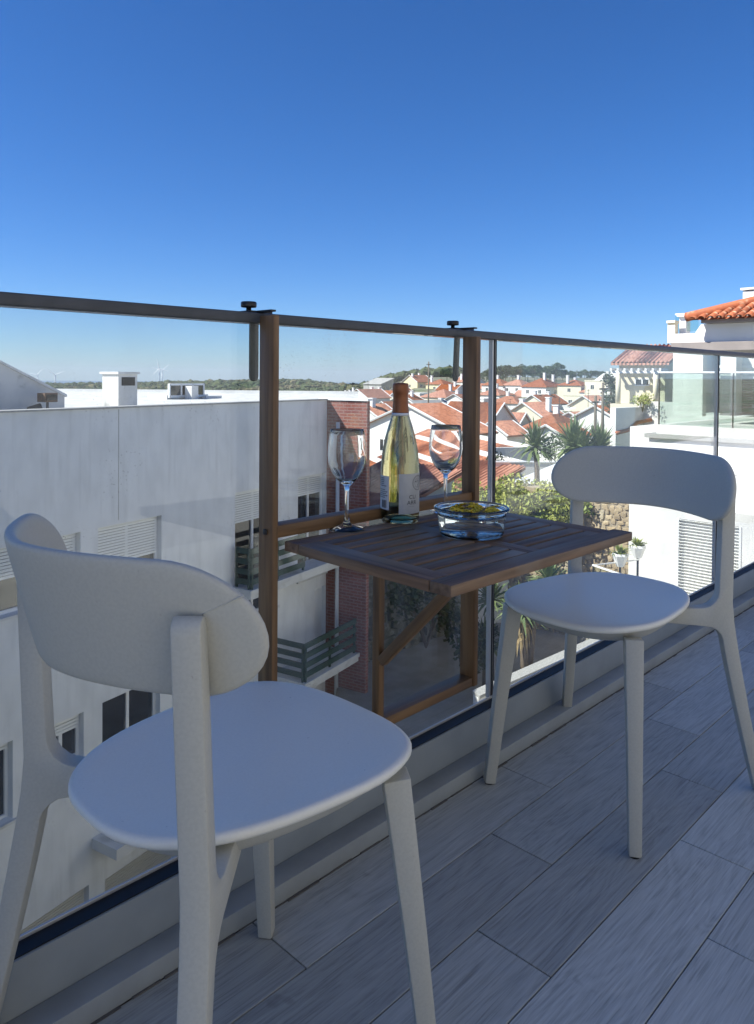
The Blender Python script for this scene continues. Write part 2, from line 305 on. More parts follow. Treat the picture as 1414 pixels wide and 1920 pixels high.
pbr('pvc_pipe', (0.62, 0.63, 0.63), 0.5)
pbr('dark_pane', (0.020, 0.022, 0.026), 0.06, spec=0.8)
pbr('blind_grey', (0.20, 0.215, 0.22), 0.6)
pbr('shutter_white', (0.84, 0.84, 0.80), 0.6)
pbr('slat_gap_shade', (0.13, 0.13, 0.125), 0.8)
pbr('shutter_beige', (0.60, 0.57, 0.49), 0.6)
banded('roof_tile_x', (0.41, 0.145, 0.070), (0.50, 0.205, 0.115), (0.26, 0.095, 0.055), 'X', 0.24, rowax='Y', rowper=0.38)
banded('roof_tile_y', (0.41, 0.145, 0.070), (0.50, 0.205, 0.115), (0.26, 0.095, 0.055), 'Y', 0.24, rowax='X', rowper=0.38)
pbr('clay_tile', (0.46, 0.135, 0.05), 0.75, (0.34, 0.10, 0.045), scale=9, lo=0.35, hi=0.7, rnd=0.25, c3=(0.60, 0.36, 0.22), scale3=5, lo3=0.60, hi3=0.72)
brickmat('red_brick', (0.27, 0.085, 0.065), (0.20, 0.065, 0.055), (0.27, 0.165, 0.145), 0.25, 0.085)
stonemat('rubble_stone', [(0.36, 0.27, 0.16), (0.48, 0.38, 0.24), (0.56, 0.47, 0.32)], 2.6, (0.30, 0.24, 0.16))
stonemat('dark_stone', [(0.10, 0.10, 0.09), (0.17, 0.165, 0.15), (0.22, 0.22, 0.20)], 1.9, (0.07, 0.075, 0.06))
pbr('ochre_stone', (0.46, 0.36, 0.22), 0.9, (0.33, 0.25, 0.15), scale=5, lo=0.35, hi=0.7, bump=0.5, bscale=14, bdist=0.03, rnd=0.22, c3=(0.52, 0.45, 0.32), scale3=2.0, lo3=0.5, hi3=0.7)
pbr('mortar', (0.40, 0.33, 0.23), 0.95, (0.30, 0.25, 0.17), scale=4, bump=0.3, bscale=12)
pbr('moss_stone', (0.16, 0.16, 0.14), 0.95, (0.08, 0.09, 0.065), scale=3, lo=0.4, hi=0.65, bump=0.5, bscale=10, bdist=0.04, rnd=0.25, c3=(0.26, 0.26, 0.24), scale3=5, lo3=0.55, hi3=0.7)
pbr('sheet_white', (0.70, 0.72, 0.73), 0.6, (0.6, 0.62, 0.63), scale=2)
pbr('pole_wood', (0.16, 0.13, 0.10), 0.9)
# nature
pbr('soil', (0.20, 0.165, 0.11), 0.95, (0.10, 0.13, 0.05), scale=0.15, lo=0.4, hi=0.6, c3=(0.34, 0.31, 0.26), scale3=0.4)
pbr('paving', (0.34, 0.32, 0.28), 0.9, (0.27, 0.255, 0.22), scale=2)
leafmat('pine_leaf', (0.045, 0.075, 0.030), (0.085, 0.115, 0.050))
pbr('forest_leaf', (0.055, 0.085, 0.035), 0.8, (0.11, 0.125, 0.06), scale=0.06, lo=0.35, hi=0.65, c3=(0.17, 0.15, 0.085), scale3=0.008, lo3=0.5, hi3=0.62, spec=0.1)
leafmat('shrub_leaf', (0.16, 0.22, 0.045), (0.38, 0.38, 0.09), scale=1.2)
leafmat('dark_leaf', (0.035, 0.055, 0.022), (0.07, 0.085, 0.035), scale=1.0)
leafmat('yucca_leaf', (0.075, 0.125, 0.05), (0.20, 0.24, 0.10), scale=2.0)
pbr('dry_leaf', (0.36, 0.27, 0.13), 0.8, (0.24, 0.17, 0.08), scale=4)
pbr('bark', (0.20, 0.155, 0.11), 0.95, (0.12, 0.09, 0.065), scale=6, stretch=(1, 1, 0.3), bump=0.4)
pbr('sea_water', (0.05, 0.10, 0.15), 0.25)
# ================================================================ THE BALCONY
def structure(o): o['kind'] = 'structure'; return o
# --- own building: slab, facade behind the camera, block below
slab = structure(MB().box(-2.6, 6.0, -2.2, 1.214, -0.30, -0.012).build('balcony_slab', 'grout'))
structure(MB().box(-14, 26.0, -4.0, 1.22, -11.0, -0.31).build('building_block', 'plaster_white'))
fw = structure(MB().box(-2.6, 6.0, -1.9, -1.51, -0.30, 3.2).build('facade_wall', 'facade_grey'))
# unseen block added left of the view, its top sloped to shade the balcony
_t = lambda y: 1.752 * y + 1.2
structure(MB().prism([(1.0, -11), (7.2, -11), (7.2, _t(7.2)), (1.0, _t(1.0))], -6.4, -4.0, 'x').build('sun_blocker', 'plaster_white'))

# --- floor tiles
floor_o = structure(MB().box(-2.55, 5.95, -2.19, 1.20, -0.0115, -0.004).build('balcony_floor', 'grout'))
TL, TW, GAP = 0.7855, 0.1525, 0.0024
starts = [0.826, 1.357, 1.100, 0.842, 0.589, 1.020, 0.300, 0.730, 1.180, 0.480, 0.90, 0.2, 0.6, 1.0, 0.35, 0.75, 1.15, 0.5, 0.95, 0.25, 0.65, 1.05]
tile_me = MB().box(GAP / 2, TL - GAP / 2, GAP / 2, TW - GAP / 2, -0.006, 0.0)
_t = tile_me.build('floor_plank', 'floor_tile', floor_o, bevel=0.0009, seg=1)
tme = _t.data; first = True
for r in range(22):
    y0 = 1.107 - TW * (r + 1)
    if y0 < -2.2: break
    x = starts[r] - 5 * TL
    while x < 5.3:
        if x + TL > -2.5:
            o = _t if first else mkobj('floor_plank', tme, floor_o); first = False
            o.location = (x, y0, random.uniform(-0.0003, 0.0003))
        x += TL
# a worn strip of mortar along the kerb
mb = MB(); x = -2.0
while x < 5.5:
    w = random.uniform(0.02, 0.09); d = random.uniform(0.0015, 0.006)
    mb.box(x, x + w, 1.107 - d, 1.1085, 0.0, random.uniform(0.001, 0.003)); x += w * random.uniform(0.9, 1.5)
o = mb.build('kerb_grime', 'grout', floor_o); o['kind'] = 'stuff'

# --- glass balustrade
bal = empty('glass_balustrade', (0, 0, 0), 0, 'frameless glass balustrade with dark grey handrail edging the balcony', 'railing')
MB().box(-2.6, 6.0, 1.107, 1.158, 0.0, 0.037).build('kerb', 'kerb_paint', bal, bevel=0.002)
MB().box(-2.6, 6.0, 1.1585, 1.196, 0.0, 0.121).build('fascia', 'aluminium', bal, bevel=0.0015)
MB().box(-2.6, 6.0, 1.1965, 1.2145, 0.0, 0.106).build('base_channel', 'aluminium', bal)
MB().box(-2.6, 6.0, 1.163, 1.1935, 0.1212, 0.1235).build('gasket', 'channel_black', bal)
MB().box(-2.6, 6.0, 1.1940, 1.1985, 0.1125, 0.1290).build('bead', 'bead_metal', bal, bevel=0.001)
MB().box(-2.6, 6.0, 1.182, 1.236, 1.104, 1.1235).build('handrail', 'rail_metal', bal, bevel=0.003)
for x0 in (-1.60, 0.052, 1.709, 3.361):
    MB().box(x0, x0 + 1.640, 1.2000, 1.2100, 0.1065, 1.1035).build('glass_pane', 'rail_glass', bal)
for x0 in (0.040, 1.6965, 3.349):
    j = MB().box(x0 - 0.0005, x0 + 0.0045, 1.1975, 1.2120, 0.124, 1.1036).build('joint_gasket', 'channel_black', bal)
    MB().box(x0 - 0.0075, x0 - 0.001, 1.1985, 1.2105, 0.124, 1.1036).build('glass_edge', 'bead_metal', j)
    MB().box(x0 + 0.0050, x0 + 0.0075, 1.1985, 1.2105, 0.124, 1.1036).build('glass_edge', 'bead_metal', j)
    MB().box(x0 + 0.0080, x0 + 0.0115, 1.1975, 1.2120, 0.124, 1.1036).build('joint_gasket', 'channel_black', j)

# ================================================================ CHAIRS
def make_chair():
    root = empty('dining_chair')
    # seat
    def outline(th, k):
        n = 2.7; cx, sx = math.cos(th), math.sin(th)
        x = 0.045 + 0.230 * k * math.copysign(abs(cx) ** (2 / n), cx)
        w = 0.188 + 0.12 * (x - 0.045)
        return x, w * k * math.copysign(abs(sx) ** (2 / n), sx)
    def shell(rings, name, m, N=72):
        mb = MB(); vs = []; fs = []
        for k, z in rings:
            for i in range(N):
                x, y = outline(2 * math.pi * i / N, k); vs.append((x, y, z + (0.010 * max(0, (x - 0.18) / 0.09) ** 2 * -1)))
        for j in range(len(rings) - 1):
            for i in range(N):
                i2 = (i + 1) % N; fs.append((j * N + i, j * N + i2, (j + 1) * N + i2, (j + 1) * N + i))
        fs.append(tuple(range(N))); fs.append(tuple((len(rings) - 1) * N + i for i in range(N - 1, -1, -1)))
        mb.add(vs, fs); return mb.build(name, m, root, smooth=True, angle=60)
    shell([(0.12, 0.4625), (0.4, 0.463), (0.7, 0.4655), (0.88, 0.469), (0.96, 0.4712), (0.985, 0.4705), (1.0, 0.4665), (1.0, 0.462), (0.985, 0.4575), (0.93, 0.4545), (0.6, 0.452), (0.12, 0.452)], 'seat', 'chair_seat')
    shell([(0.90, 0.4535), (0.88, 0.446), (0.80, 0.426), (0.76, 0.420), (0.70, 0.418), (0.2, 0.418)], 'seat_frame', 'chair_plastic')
    # backrest
    a, b = 0.251, 0.077
    def curve(y, z): return -0.240 + 0.136 * (abs(y) / 0.25) ** 1.75 - 0.27 * (z - 0.728), y
    NT = 96; ol = []
    for i in range(NT):
        th = 2 * math.pi * i / NT; n = 2.0
        cx, sx = math.cos(th), math.sin(th)
        ol.append((th, cx, sx))
    def stad(i, k):
        # walk round a stadium with slightly flattened ends
        per = [ ]
        s = i / NT * (4 * (a - b) + 2 * math.pi * b)
        L = 2 * (a - b)
        if s < L: p = (-(a - b) + s, b); m = (p[0], 0)
        elif s < L + math.pi * b:
            an = math.pi / 2 - (s - L) / b; m = (a - b, 0); p = (m[0] + b * math.cos(an), b * math.sin(an))
        elif s < 2 * L + math.pi * b:
            p = ((a - b) - (s - L - math.pi * b), -b); m = (p[0], 0)
        else:
            an = -math.pi / 2 - (s - 2 * L - math.pi * b) / b; m = (-(a - b), 0); p = (m[0] + b * math.cos(an), b * math.sin(an))
        return m[0] + (p[0] - m[0]) * k, m[1] + (p[1] - m[1]) * k
    rings = [(1.0, 0.0), (0.992, 0.0035), (0.97, 0.0058), (0.92, 0.0072), (0.8, 0.0078), (0.5, 0.008), (0.2, 0.008), (0.0, 0.008)]
    mb = MB(); vs = []; fs = []
    seq = [(k, t) for k, t in rings[::-1]] + [(k, -t) for k, t in rings[1:]]
    for k, t in seq:
        for i in range(NT):
            y, z = stad(i, k); z = 0.729 + z + 0.004 * (1 - (y / a) ** 2)
            x0, y0_ = curve(y, z); xa_, ya_ = curve(y - 0.002, z); xb_, yb_ = curve(y + 0.002, z)
            tx, ty = xb_ - xa_, yb_ - ya_; L_ = math.hypot(tx, ty); nx, ny = ty / L_, -tx / L_
            vs.append((x0 + nx * t, y0_ + ny * t, z))
    for j in range(len(seq) - 1):
        for i in range(NT):
            i2 = (i + 1) % NT; fs.append((j * NT + i, j * NT + i2, (j + 1) * NT + i2, (j + 1) * NT + i))
    mb.add(vs, fs)
    me = mb.mesh('backrest'); bm = bmesh.new(); bm.from_mesh(me); bmesh.ops.remove_doubles(bm, verts=bm.verts, dist=0.0004)
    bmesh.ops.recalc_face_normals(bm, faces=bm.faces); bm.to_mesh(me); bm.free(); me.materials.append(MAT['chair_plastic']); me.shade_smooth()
    bk = mkobj('backrest', me, root)
    for sgn in (-1, 1):                                    # mould parting line on the back of each end
        pts = []
        for i in range(9):
            yy, zz = sgn * (0.205 + 0.036 * i / 8), 0.752 + 0.022 * i / 8
            x0, _y = curve(yy, zz); xa_, _a = curve(yy - 0.002, zz); xb_, _b = curve(yy + 0.002, zz); tx, ty = xb_ - xa_, 0.004; L_ = math.hypot(tx, ty)
            pts.append((x0 - ty / L_ * 0.0077, yy + tx / L_ * 0.0077, zz))
        MB().tube(pts, 0.0009, 5).build('mould_line', 'chair_plastic', bk, smooth=True)
    # rear legs with post and bracket, in a vertical plane turned towards the seat
    for sgn in (-1, 1):
        M_, P_ = Vector((0.72, -sgn * 0.694, 0)), Vector((-0.694, -sgn * 0.72, 0))
        base = Vector((-0.157, sgn * 0.207, 0))
        def mc(z): return -0.092 * (1 - z / 0.44) ** 1.15 if z < 0.44 else 0.0
        def hw(z): return 0.0125 + 0.0055 * min(z / 0.40, 1) if z < 0.44 else 0.0172 - 0.002 * (z - 0.44) / 0.3
        poly = [(mc(z) - hw(z), z) for z in (0.0, 0.1, 0.2, 0.3, 0.36, 0.41, 0.46, 0.52, 0.58, 0.64, 0.70, 0.735)]
        c = mc(0.745); h = hw(0.745)
        poly += [(c + h * math.cos(math.pi - q), 0.738 + h * math.sin(q)) for q in (0.35, 0.9, 1.57, 2.2, 2.8)]
        poly += [(mc(z) + hw(z), z) for z in (0.735, 0.70, 0.64, 0.58)]
        rf = 0.040; mi = mc(0.49) + hw(0.49); zt = 0.447
        poly += [(mi + rf - rf * math.cos(q), zt + rf - rf * math.sin(q)) for q in (0, 0.35, 0.7, 1.05, 1.35, 1.57)]
        poly += [(0.175, zt - 0.002), (0.175, 0.412)]
        mi2 = mc(0.36) + hw(0.36); zb = 0.402
        poly += [(mi2 + rf - rf * math.sin(q), zb - rf + rf * math.cos(q)) for q in (0, 0.35, 0.7, 1.05, 1.35, 1.57)]
        poly += [(mc(z) + hw(z), z) for z in (0.3, 0.2, 0.1, 0.0)]
        mb = MB(); n = len(poly); vs = []
        for side in (-1, 1):
            for m_, z in poly:
                th = 0.0125 + 0.0035 * min(z / 0.40, 1)
                if m_ > 0.05: th = 0.016
                up = max(0.0, z - 0.44) if m_ < 0.06 else 0.0
                vs.append(base + M_ * m_ + P_ * (side * th) + Vector((-0.045 * up, 0.0, z)))
        fs = [tuple(range(n)), tuple(range(2 * n - 1, n - 1, -1))] + [(i, i + n, (i + 1) % n + n, (i + 1) % n) for i in range(n)]
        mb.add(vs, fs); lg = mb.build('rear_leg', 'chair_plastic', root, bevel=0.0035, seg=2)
        ft = base + M_ * mc(0.0); MB().lathe([(0, -0.0001), (0.0095, -0.0001), (0.0095, 0.003), (0, 0.003)], 14, (ft.x, ft.y, -0.0022)).build('foot_pad', 'clamp_black', lg)
    for sgn in (-1, 1):
        mb = MB().tube([(0.235, sgn * 0.193, 0), (0.214, sgn * 0.178, 0.21), (0.190, sgn * 0.160, 0.438)], [0.0185, 0.0225, 0.0275], n=4, rot=R(82) * sgn)
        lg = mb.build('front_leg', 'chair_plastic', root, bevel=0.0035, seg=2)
        MB().lathe([(0, -0.0001), (0.0105, -0.0001), (0.0105, 0.003), (0, 0.003)], 14, (0.2355, sgn * 0.1933, -0.0022)).build('foot_pad', 'clamp_black', lg)
    return root
ch1 = make_chair()
ch1.location = (0.589, 0.873, 0.0025); ch1.rotation_euler = (0, 0, R(-0.5))
tag(ch1, 'near beige plastic chair with its back to the camera, facing the wooden table', 'chair', 'dining chairs')
ch2 = copy_tree(ch1)
ch2.location = (1.748, 0.873, 0.0025); ch2.rotation_euler = (0, 0, R(176.9))
tag(ch2, 'far beige plastic chair beyond the table, facing the camera', 'chair', 'dining chairs')

# ================================================================ FOLDING TABLE HUNG ON THE RAILING
def board(name, p0, p1, w, h, m, parent, bevel=0.0015, up=(0, 0, 1), pre=None):
    p0, p1 = Vector(p0), Vector(p1); d = p1 - p0; L = d.length; d.normalize()
    y = Vector(up).cross(d).normalized(); z = d.cross(y)
    o = MB().box(0, L, -w / 2, w / 2, -h / 2, h / 2).build(name, m, parent, bevel=bevel, seg=2)
    mat = Matrix(((d.x, y.x, z.x, p0.x), (d.y, y.y, z.y, p0.y), (d.z, y.z, z.z, p0.z), (0, 0, 0, 1)))
    o.matrix_local = (pre @ mat) if pre is not None else mat
    return o
tab = empty('hanging_table', (0, 0, 0), 0, 'dark brown slatted wooden folding table clamped to the glass railing', 'table')
XL, XR, YP = 0.9015, 1.548, 1.1625
board('post', (XL, YP, 0.215), (XL, YP, 1.118), 0.015, 0.045, 'frame_wood', tab, 0.003, up=(0, 1, 0))
board('post', (XR, YP, 0.215), (XR, YP, 1.105), 0.019, 0.045, 'frame_wood', tab, 0.003, up=(0, 1, 0))
board('crossbar', (XL + 0.008, 1.167, 0.698), (XR - 0.010, 1.167, 0.698), 0.036, 0.024, 'frame_wood', tab)
board('bottom_bar', (XL + 0.008, 1.164, 0.227), (XR - 0.010, 1.164, 0.227), 0.042, 0.022, 'frame_wood', tab)
board('upright', (1.176, 1.128, 0.240), (1.176, 1.128, 0.655), 0.017, 0.021, 'frame_wood', tab, up=(0, 1, 0))
board('brace', (1.176, 1.116, 0.385), (1.176, 0.855, 0.655), 0.018, 0.022, 'frame_wood', tab)
b_ = board('bolt', (XL - 0.0125, 1.160, 0.700), (XL - 0.0076, 1.160, 0.700), 0.011, 0.011, 'bolt_metal', tab, 0.003)
# tabletop, sagging slightly to the front and to the right
gx, gy, z0 = -0.016, 0.015, 0.682
T = Matrix(((1, 0, 0, 0), (0, 1, 0, 0), (gx, gy, 1, z0), (0, 0, 0, 1)))
def tz(x, y): return z0 + gx * x + gy * y
x0, x1, y0, y1, th = 0.913, 1.534, 0.721, 1.128, 0.019
fwid = 0.044
board('front_board', (x0, y0 + fwid / 2, -th / 2), (x1, y0 + fwid / 2, -th / 2), fwid, th, 'table_wood', tab, 0.002, pre=T)
board('back_board', (x0, y1 - 0.020, -th / 2), (x1, y1 - 0.020, -th / 2), 0.040, th, 'table_wood', tab, 0.002, pre=T)
for xa, xb in ((x0, x0 + 0.052), (1.202, 1.246), (x1 - 0.050, x1)):
    board('cross_board', ((xa + xb) / 2, y0 + fwid + 0.0015, -th / 2), ((xa + xb) / 2, y1 - 0.0415, -th / 2), xb - xa, th, 'table_wood', tab, 0.0015, pre=T)
ys0, ys1 = y0 + fwid, y1 - 0.040; ns = 8; pitch = (ys1 - ys0) / ns
for xa, xb in ((x0 + 0.0535, 1.2005), (1.2475, x1 - 0.0515)):
    for i in range(ns):
        yc = ys0 + pitch * (i + 0.5)
        board('slat', (xa, yc, -0.0100 + random.uniform(-0.0004, 0.0004)), (xb, yc, -0.0100), pitch - 0.0072, 0.0185, 'table_wood', tab, 0.0015, pre=T)
# clamps over the handrail
for xc, xp, xq, tilt, ztop in ((0.894, 0.925, XL, 0.0, 1.1245), (1.539, 1.592, XR, 0.05, 1.1245)):
    cl = MB().box(xc - 0.014, xp + 0.0105, 1.196, 1.246, ztop, ztop + 0.004).box(xq - 0.0065, xq + 0.0065, 1.150, 1.1955, ztop, ztop + 0.004).build('clamp', 'clamp_black', tab, bevel=0.001)
    prof = [(-0.0105, 1.1278), (0.0105, 1.1278), (0.0105, 1.000)] + [(0.0105 * math.cos(q), 1.000 - 0.0105 * math.sin(q)) for q in (0.4, 0.8, 1.2, 1.57, 1.95, 2.35, 2.75)] + [(-0.0105, 1.000)]
    prof = [(xp + x - tilt * (1.128 - z), z) for x, z in prof]
    MB().prism(prof, 1.2415, 1.2455).build('hook_plate', 'clamp_black', cl)
    kn = MB().lathe([(0, 0.0), (0.005, 0.0), (0.005, 0.006), (0.0145, 0.007), (0.0155, 0.009), (0.0155, 0.016), (0.0140, 0.018), (0, 0.018)], 20, (xc - 0.003, 1.215, ztop + 0.004)).build('knob', 'clamp_black', cl, smooth=True, bevel=0.0)

# ================================================================ THINGS ON THE TABLE
def facing(p):
    d = Vector((-p[0], -p[1], 0)).normalized(); return d, Vector((0, 0, 1)).cross(d)
def on_table(u, v):
    d = ray(u, v); t = (z0 - EYE) / (d.z - gx * d.x - gy * d.y); return Vector((d.x * t, d.y * t, d.z * t + EYE))
# --- bottle
bp_ = on_table(749.5, 977.5)
bot = empty('wine_bottle', bp_, 0, 'bottle of white wine with copper foil cap and pale label on the table', 'bottle')
RB = 0.0405; bot.scale = (1.06, 1.06, 1.0)
outer = [(0, 0.012), (0.012, 0.011), (0.024, 0.006), (0.033, 0.001), (0.0365, 0.0), (0.0395, 0.003), (RB, 0.008), (RB, 0.115), (0.0395, 0.135), (0.0370, 0.160), (0.0320, 0.188), (0.0255, 0.213), (0.0195, 0.232), (0.0160, 0.248), (0.0150, 0.262), (0.0148, 0.300), (0.0150, 0.304), (0.0140, 0.306)]
inner = [(0.0100, 0.306), (0.0100, 0.262), (0.0115, 0.250), (0.0155, 0.232), (0.0215, 0.213), (0.0280, 0.188), (0.0335, 0.160), (0.0362, 0.135), (0.0372, 0.115), (0.0372, 0.013), (0.034, 0.009), (0.026, 0.012), (0.014, 0.018), (0, 0.020)]
MB().lathe(outer + inner, 48).build('glass', 'bottle_glass', bot, smooth=True)
wine = [(0, 0.0198), (0.014, 0.0178), (0.026, 0.0118), (0.034, 0.0088), (0.0374, 0.0128), (0.0374, 0.115), (0.0364, 0.135), (0.0337, 0.160), (0.0282, 0.188), (0.0217, 0.213), (0.0157, 0.232), (0.0125, 0.2445), (0, 0.2450)]
MB().lathe(wine, 48).build('wine', 'white_wine', bot, smooth=True)
MB().lathe([(0.0152, 0.2425), (0.0178, 0.2425), (0.0178, 0.2445), (0.0165, 0.256), (0.0160, 0.262), (0.0157, 0.284), (0.0168, 0.286), (0.0170, 0.299), (0.0166, 0.304), (0.0155, 0.3075), (0.006, 0.309), (0, 0.309)], 40).build('foil_cap', 'capsule_foil', bot, smooth=True, bevel=0.0)
MB().lathe([(0.0180, 0.2360), (0.0192, 0.2360), (0.0180, 0.2423), (0.0168, 0.2423)], 40).build('neck_band', 'back_label_paper', bot, smooth=True)
fc, rc = facing(bp_)
def cyl(al, z, r): return fc * (math.cos(al) * r) + rc * (math.sin(al) * r) + Vector((0, 0, z))
def patch(a0, a1, za, zb, r, n=28):
    mb = MB(); vs = []
    for i in range(n + 1):
        al = R(a0 + (a1 - a0) * i / n)
        vs += [cyl(al, za, r), cyl(al, zb, r)]
    mb.add(vs, [(2 * i, 2 * i + 2, 2 * i + 3, 2 * i + 1) for i in range(n)]); return mb
fl = patch(-3, 125, 0.0235, 0.111, RB + 0.0004).build('front_label', 'label_paper', bot, smooth=True, fix=False)
bl = patch(-112, -33, 0.031, 0.105, RB + 0.0004).build('back_label', 'back_label_paper', bot, smooth=True, fix=False)
def bend_text(txt, size, al0, z, parent, m='print_ink'):
    cu = bpy.data.curves.new('t', 'FONT'); cu.body = txt; cu.size = size; cu.resolution_u = 3
    to = bpy.data.objects.new('t', cu); C.objects.link(to)
    dg = bpy.context.evaluated_depsgraph_get(); me = bpy.data.meshes.new_from_object(to.evaluated_get(dg)); bpy.data.objects.remove(to)
    for v in me.vertices:
        v.co = cyl(R(al0) + v.co.x / RB, z + v.co.y, RB + 0.0008)
    me.materials.clear(); me.materials.append(MAT[m]); return mkobj('lettering', me, parent)
bend_text('CU', 0.0125, 27, 0.0560, fl); bend_text('ARR', 0.0125, 21, 0.0440, fl)
bend_text('~~~~~~', 0.004, 26, 0.0385, fl)
mb = MB()                                                   # round emblem above the name
for rr in (0.0165, 0.0150, 0.0105):
    for i in range(40):
        q0, q1 = 2 * math.pi * i / 40, 2 * math.pi * (i + 1) / 40; w = 0.0006
        mb.quad(*[cyl(R(62) + r_ * math.cos(q) / RB, 0.090 + r_ * math.sin(q), RB + 0.0008) for q, r_ in ((q0, rr), (q1, rr), (q1, rr - w), (q0, rr - w))])
for i in range(16):
    q = random.uniform(0, 6.28); r1, r2 = random.uniform(0, 0.004), random.uniform(0.005, 0.010); q2 = q + random.uniform(-0.5, 0.5)
    mb.quad(*[cyl(R(62) + x / RB, 0.090 + y, RB + 0.0008) for x, y in ((r1 * math.cos(q), r1 * math.sin(q)), (r2 * math.cos(q2), r2 * math.sin(q2)), (r2 * math.cos(q2 + .2), r2 * math.sin(q2 + .2)))])
mb.build('emblem', 'print_ink', fl, fix=False)
mb = MB()                                                   # small print and bar code on the back label
for k in range(11):
    z = 0.099 - k * 0.0042
    if k == 5: continue
    L_ = random.uniform(40, 58); al = -97
    while al < -97 + L_:
        w = random.uniform(2, 6); mb.quad(*[cyl(R(q), zz, RB + 0.0008) for q, zz in ((al, z), (al + w, z), (al + w, z + 0.0016), (al, z + 0.0016))]); al += w + 1.2
al = -64
while al < -42:
    w = random.choice((0.6, 1.0, 1.8)); mb.quad(*[cyl(R(q), zz, RB + 0.0008) for q, zz in ((al, 0.035), (al + w, 0.035), (al + w, 0.052), (al, 0.052))]); al += w + random.choice((0.6, 1.0, 1.4))
mb.build('small_print', 'print_ink', bl, fix=False)

# --- wine glasses
go = [(0, 0.0), (0.030, 0.0), (0.0365, 0.0012), (0.0372, 0.0022), (0.0360, 0.0034), (0.024, 0.0062), (0.012, 0.0110), (0.0065, 0.0190), (0.0048, 0.032), (0.0042, 0.055), (0.0046, 0.080), (0.0062, 0.092), (0.0130, 0.0985), (0.0235, 0.1085), (0.0325, 0.1225), (0.0385, 0.1400), (0.0403, 0.1560), (0.0395, 0.1760), (0.0368, 0.1980), (0.0350, 0.2085), (0.0346, 0.2095)]
gi = [(0.0341, 0.2085), (0.0358, 0.1980), (0.0385, 0.1760), (0.0393, 0.1560), (0.0375, 0.1405), (0.0315, 0.1235), (0.0225, 0.1102), (0.0120, 0.1010), (0, 0.0982)]
def make_glass(u, v, label):
    p = on_table(u, v)
    g = MB().lathe(go + gi, 56).build('wine_glass', 'clear_drink_glass', None, smooth=True); g.location = p
    return tag(g, label, 'glass', 'wine glasses')
g1 = make_glass(650, 994, 'empty stemmed wine glass left of the bottle')
g2 = make_glass(835, 961, 'empty stemmed wine glass behind the bowl, right of the bottle')

# --- bowl with floating flowers
pb = on_table(884, 1003)
bowl = empty('glass_bowl', pb, 0, 'round clear glass bowl of water near the table front', 'bowl')
bo = [(0, 0.0), (0.056, 0.0), (0.063, 0.002), (0.0665, 0.007), (0.0680, 0.020), (0.0705, 0.046), (0.0715, 0.050), (0.0770, 0.0520), (0.0785, 0.0545), (0.0775, 0.0575), (0.0740, 0.0590), (0.0705, 0.0585)]
bi = [(0.0685, 0.0560), (0.0675, 0.050), (0.0660, 0.040), (0.0642, 0.020), (0.0622, 0.0105), (0.0560, 0.0068), (0, 0.0062)]
MB().lathe(bo + bi, 64).build('bowl_wall', 'bowl_glass', bowl, smooth=True)
MB().lathe([(0, 0.0060), (0.0561, 0.0066), (0.0624, 0.0104), (0.0644, 0.020), (0.0662, 0.040), (0.0672, 0.0470), (0.0660, 0.0462), (0, 0.0462)], 64).build('water', 'water', bowl, smooth=True)
fpos = [(-0.034, 0.012), (-0.008, 0.030), (-0.010, -0.018), (0.018, 0.004), (0.040, 0.020), (0.042, -0.022), (0.014, -0.040), (-0.036, -0.026), (0.020, 0.044)]
def flower(seed):
    rs = random.Random(seed); mb = MB(); n = 13
    for layer, (rad, lift) in enumerate(((0.021, 0.002), (0.0165, 0.005))):
        for k in range(n):
            q = 2 * math.pi * (k + 0.5 * layer) / n + rs.uniform(-0.1, 0.1); r1 = rad * rs.uniform(0.85, 1.08); z1 = lift + rs.uniform(0, 0.003); w = 0.0032
            d = Vector((math.cos(q), math.sin(q), 0)); s_ = Vector((-d.y, d.x, 0)); Z = Vector((0, 0, 1))
            pts = [d * 0.003 - s_ * 0.001, d * r1 * 0.55 - s_ * w + Z * z1, d * r1 * 0.9 - s_ * w * 0.8 + Z * z1 * 0.9, d * r1 + Z * z1 * 0.5, d * r1 * 0.9 + s_ * w * 0.8 + Z * z1 * 0.9, d * r1 * 0.55 + s_ * w + Z * z1, d * 0.003 + s_ * 0.001]
            mb.add([p + Z * 0.001 for p in pts], [tuple(range(7))])
    root = empty('flower_head', label='small yellow flower head floating in the glass bowl', cat='flower', group='flowers floating in the bowl')
    mb.build('petals', 'petal', root, fix=False)
    MB().lathe([(0, 0.0), (0.005, 0.001), (0.0058, 0.004), (0.004, 0.0072), (0, 0.008)], 12).build('heart', 'flower_heart', root, smooth=True)
    MB().tube([(0, 0, 0), (0.002, 0.001, -0.006), (0.004, 0.003, -0.013)], 0.0012, 6).build('stem', 'stem_green', root)
    return root
f0 = flower(1)
for i, (x, y) in enumerate(fpos):
    f_ = f0 if i == 0 else copy_tree(f0)
    f_.location = pb + Vector((x, y, 0.0500)); f_.rotation_euler = (random.uniform(-.25, .25), random.uniform(-.25, .25), random.uniform(0, 6))
    s_ = random.uniform(0.75, 1.0); f_.scale = (s_, s_, s_)
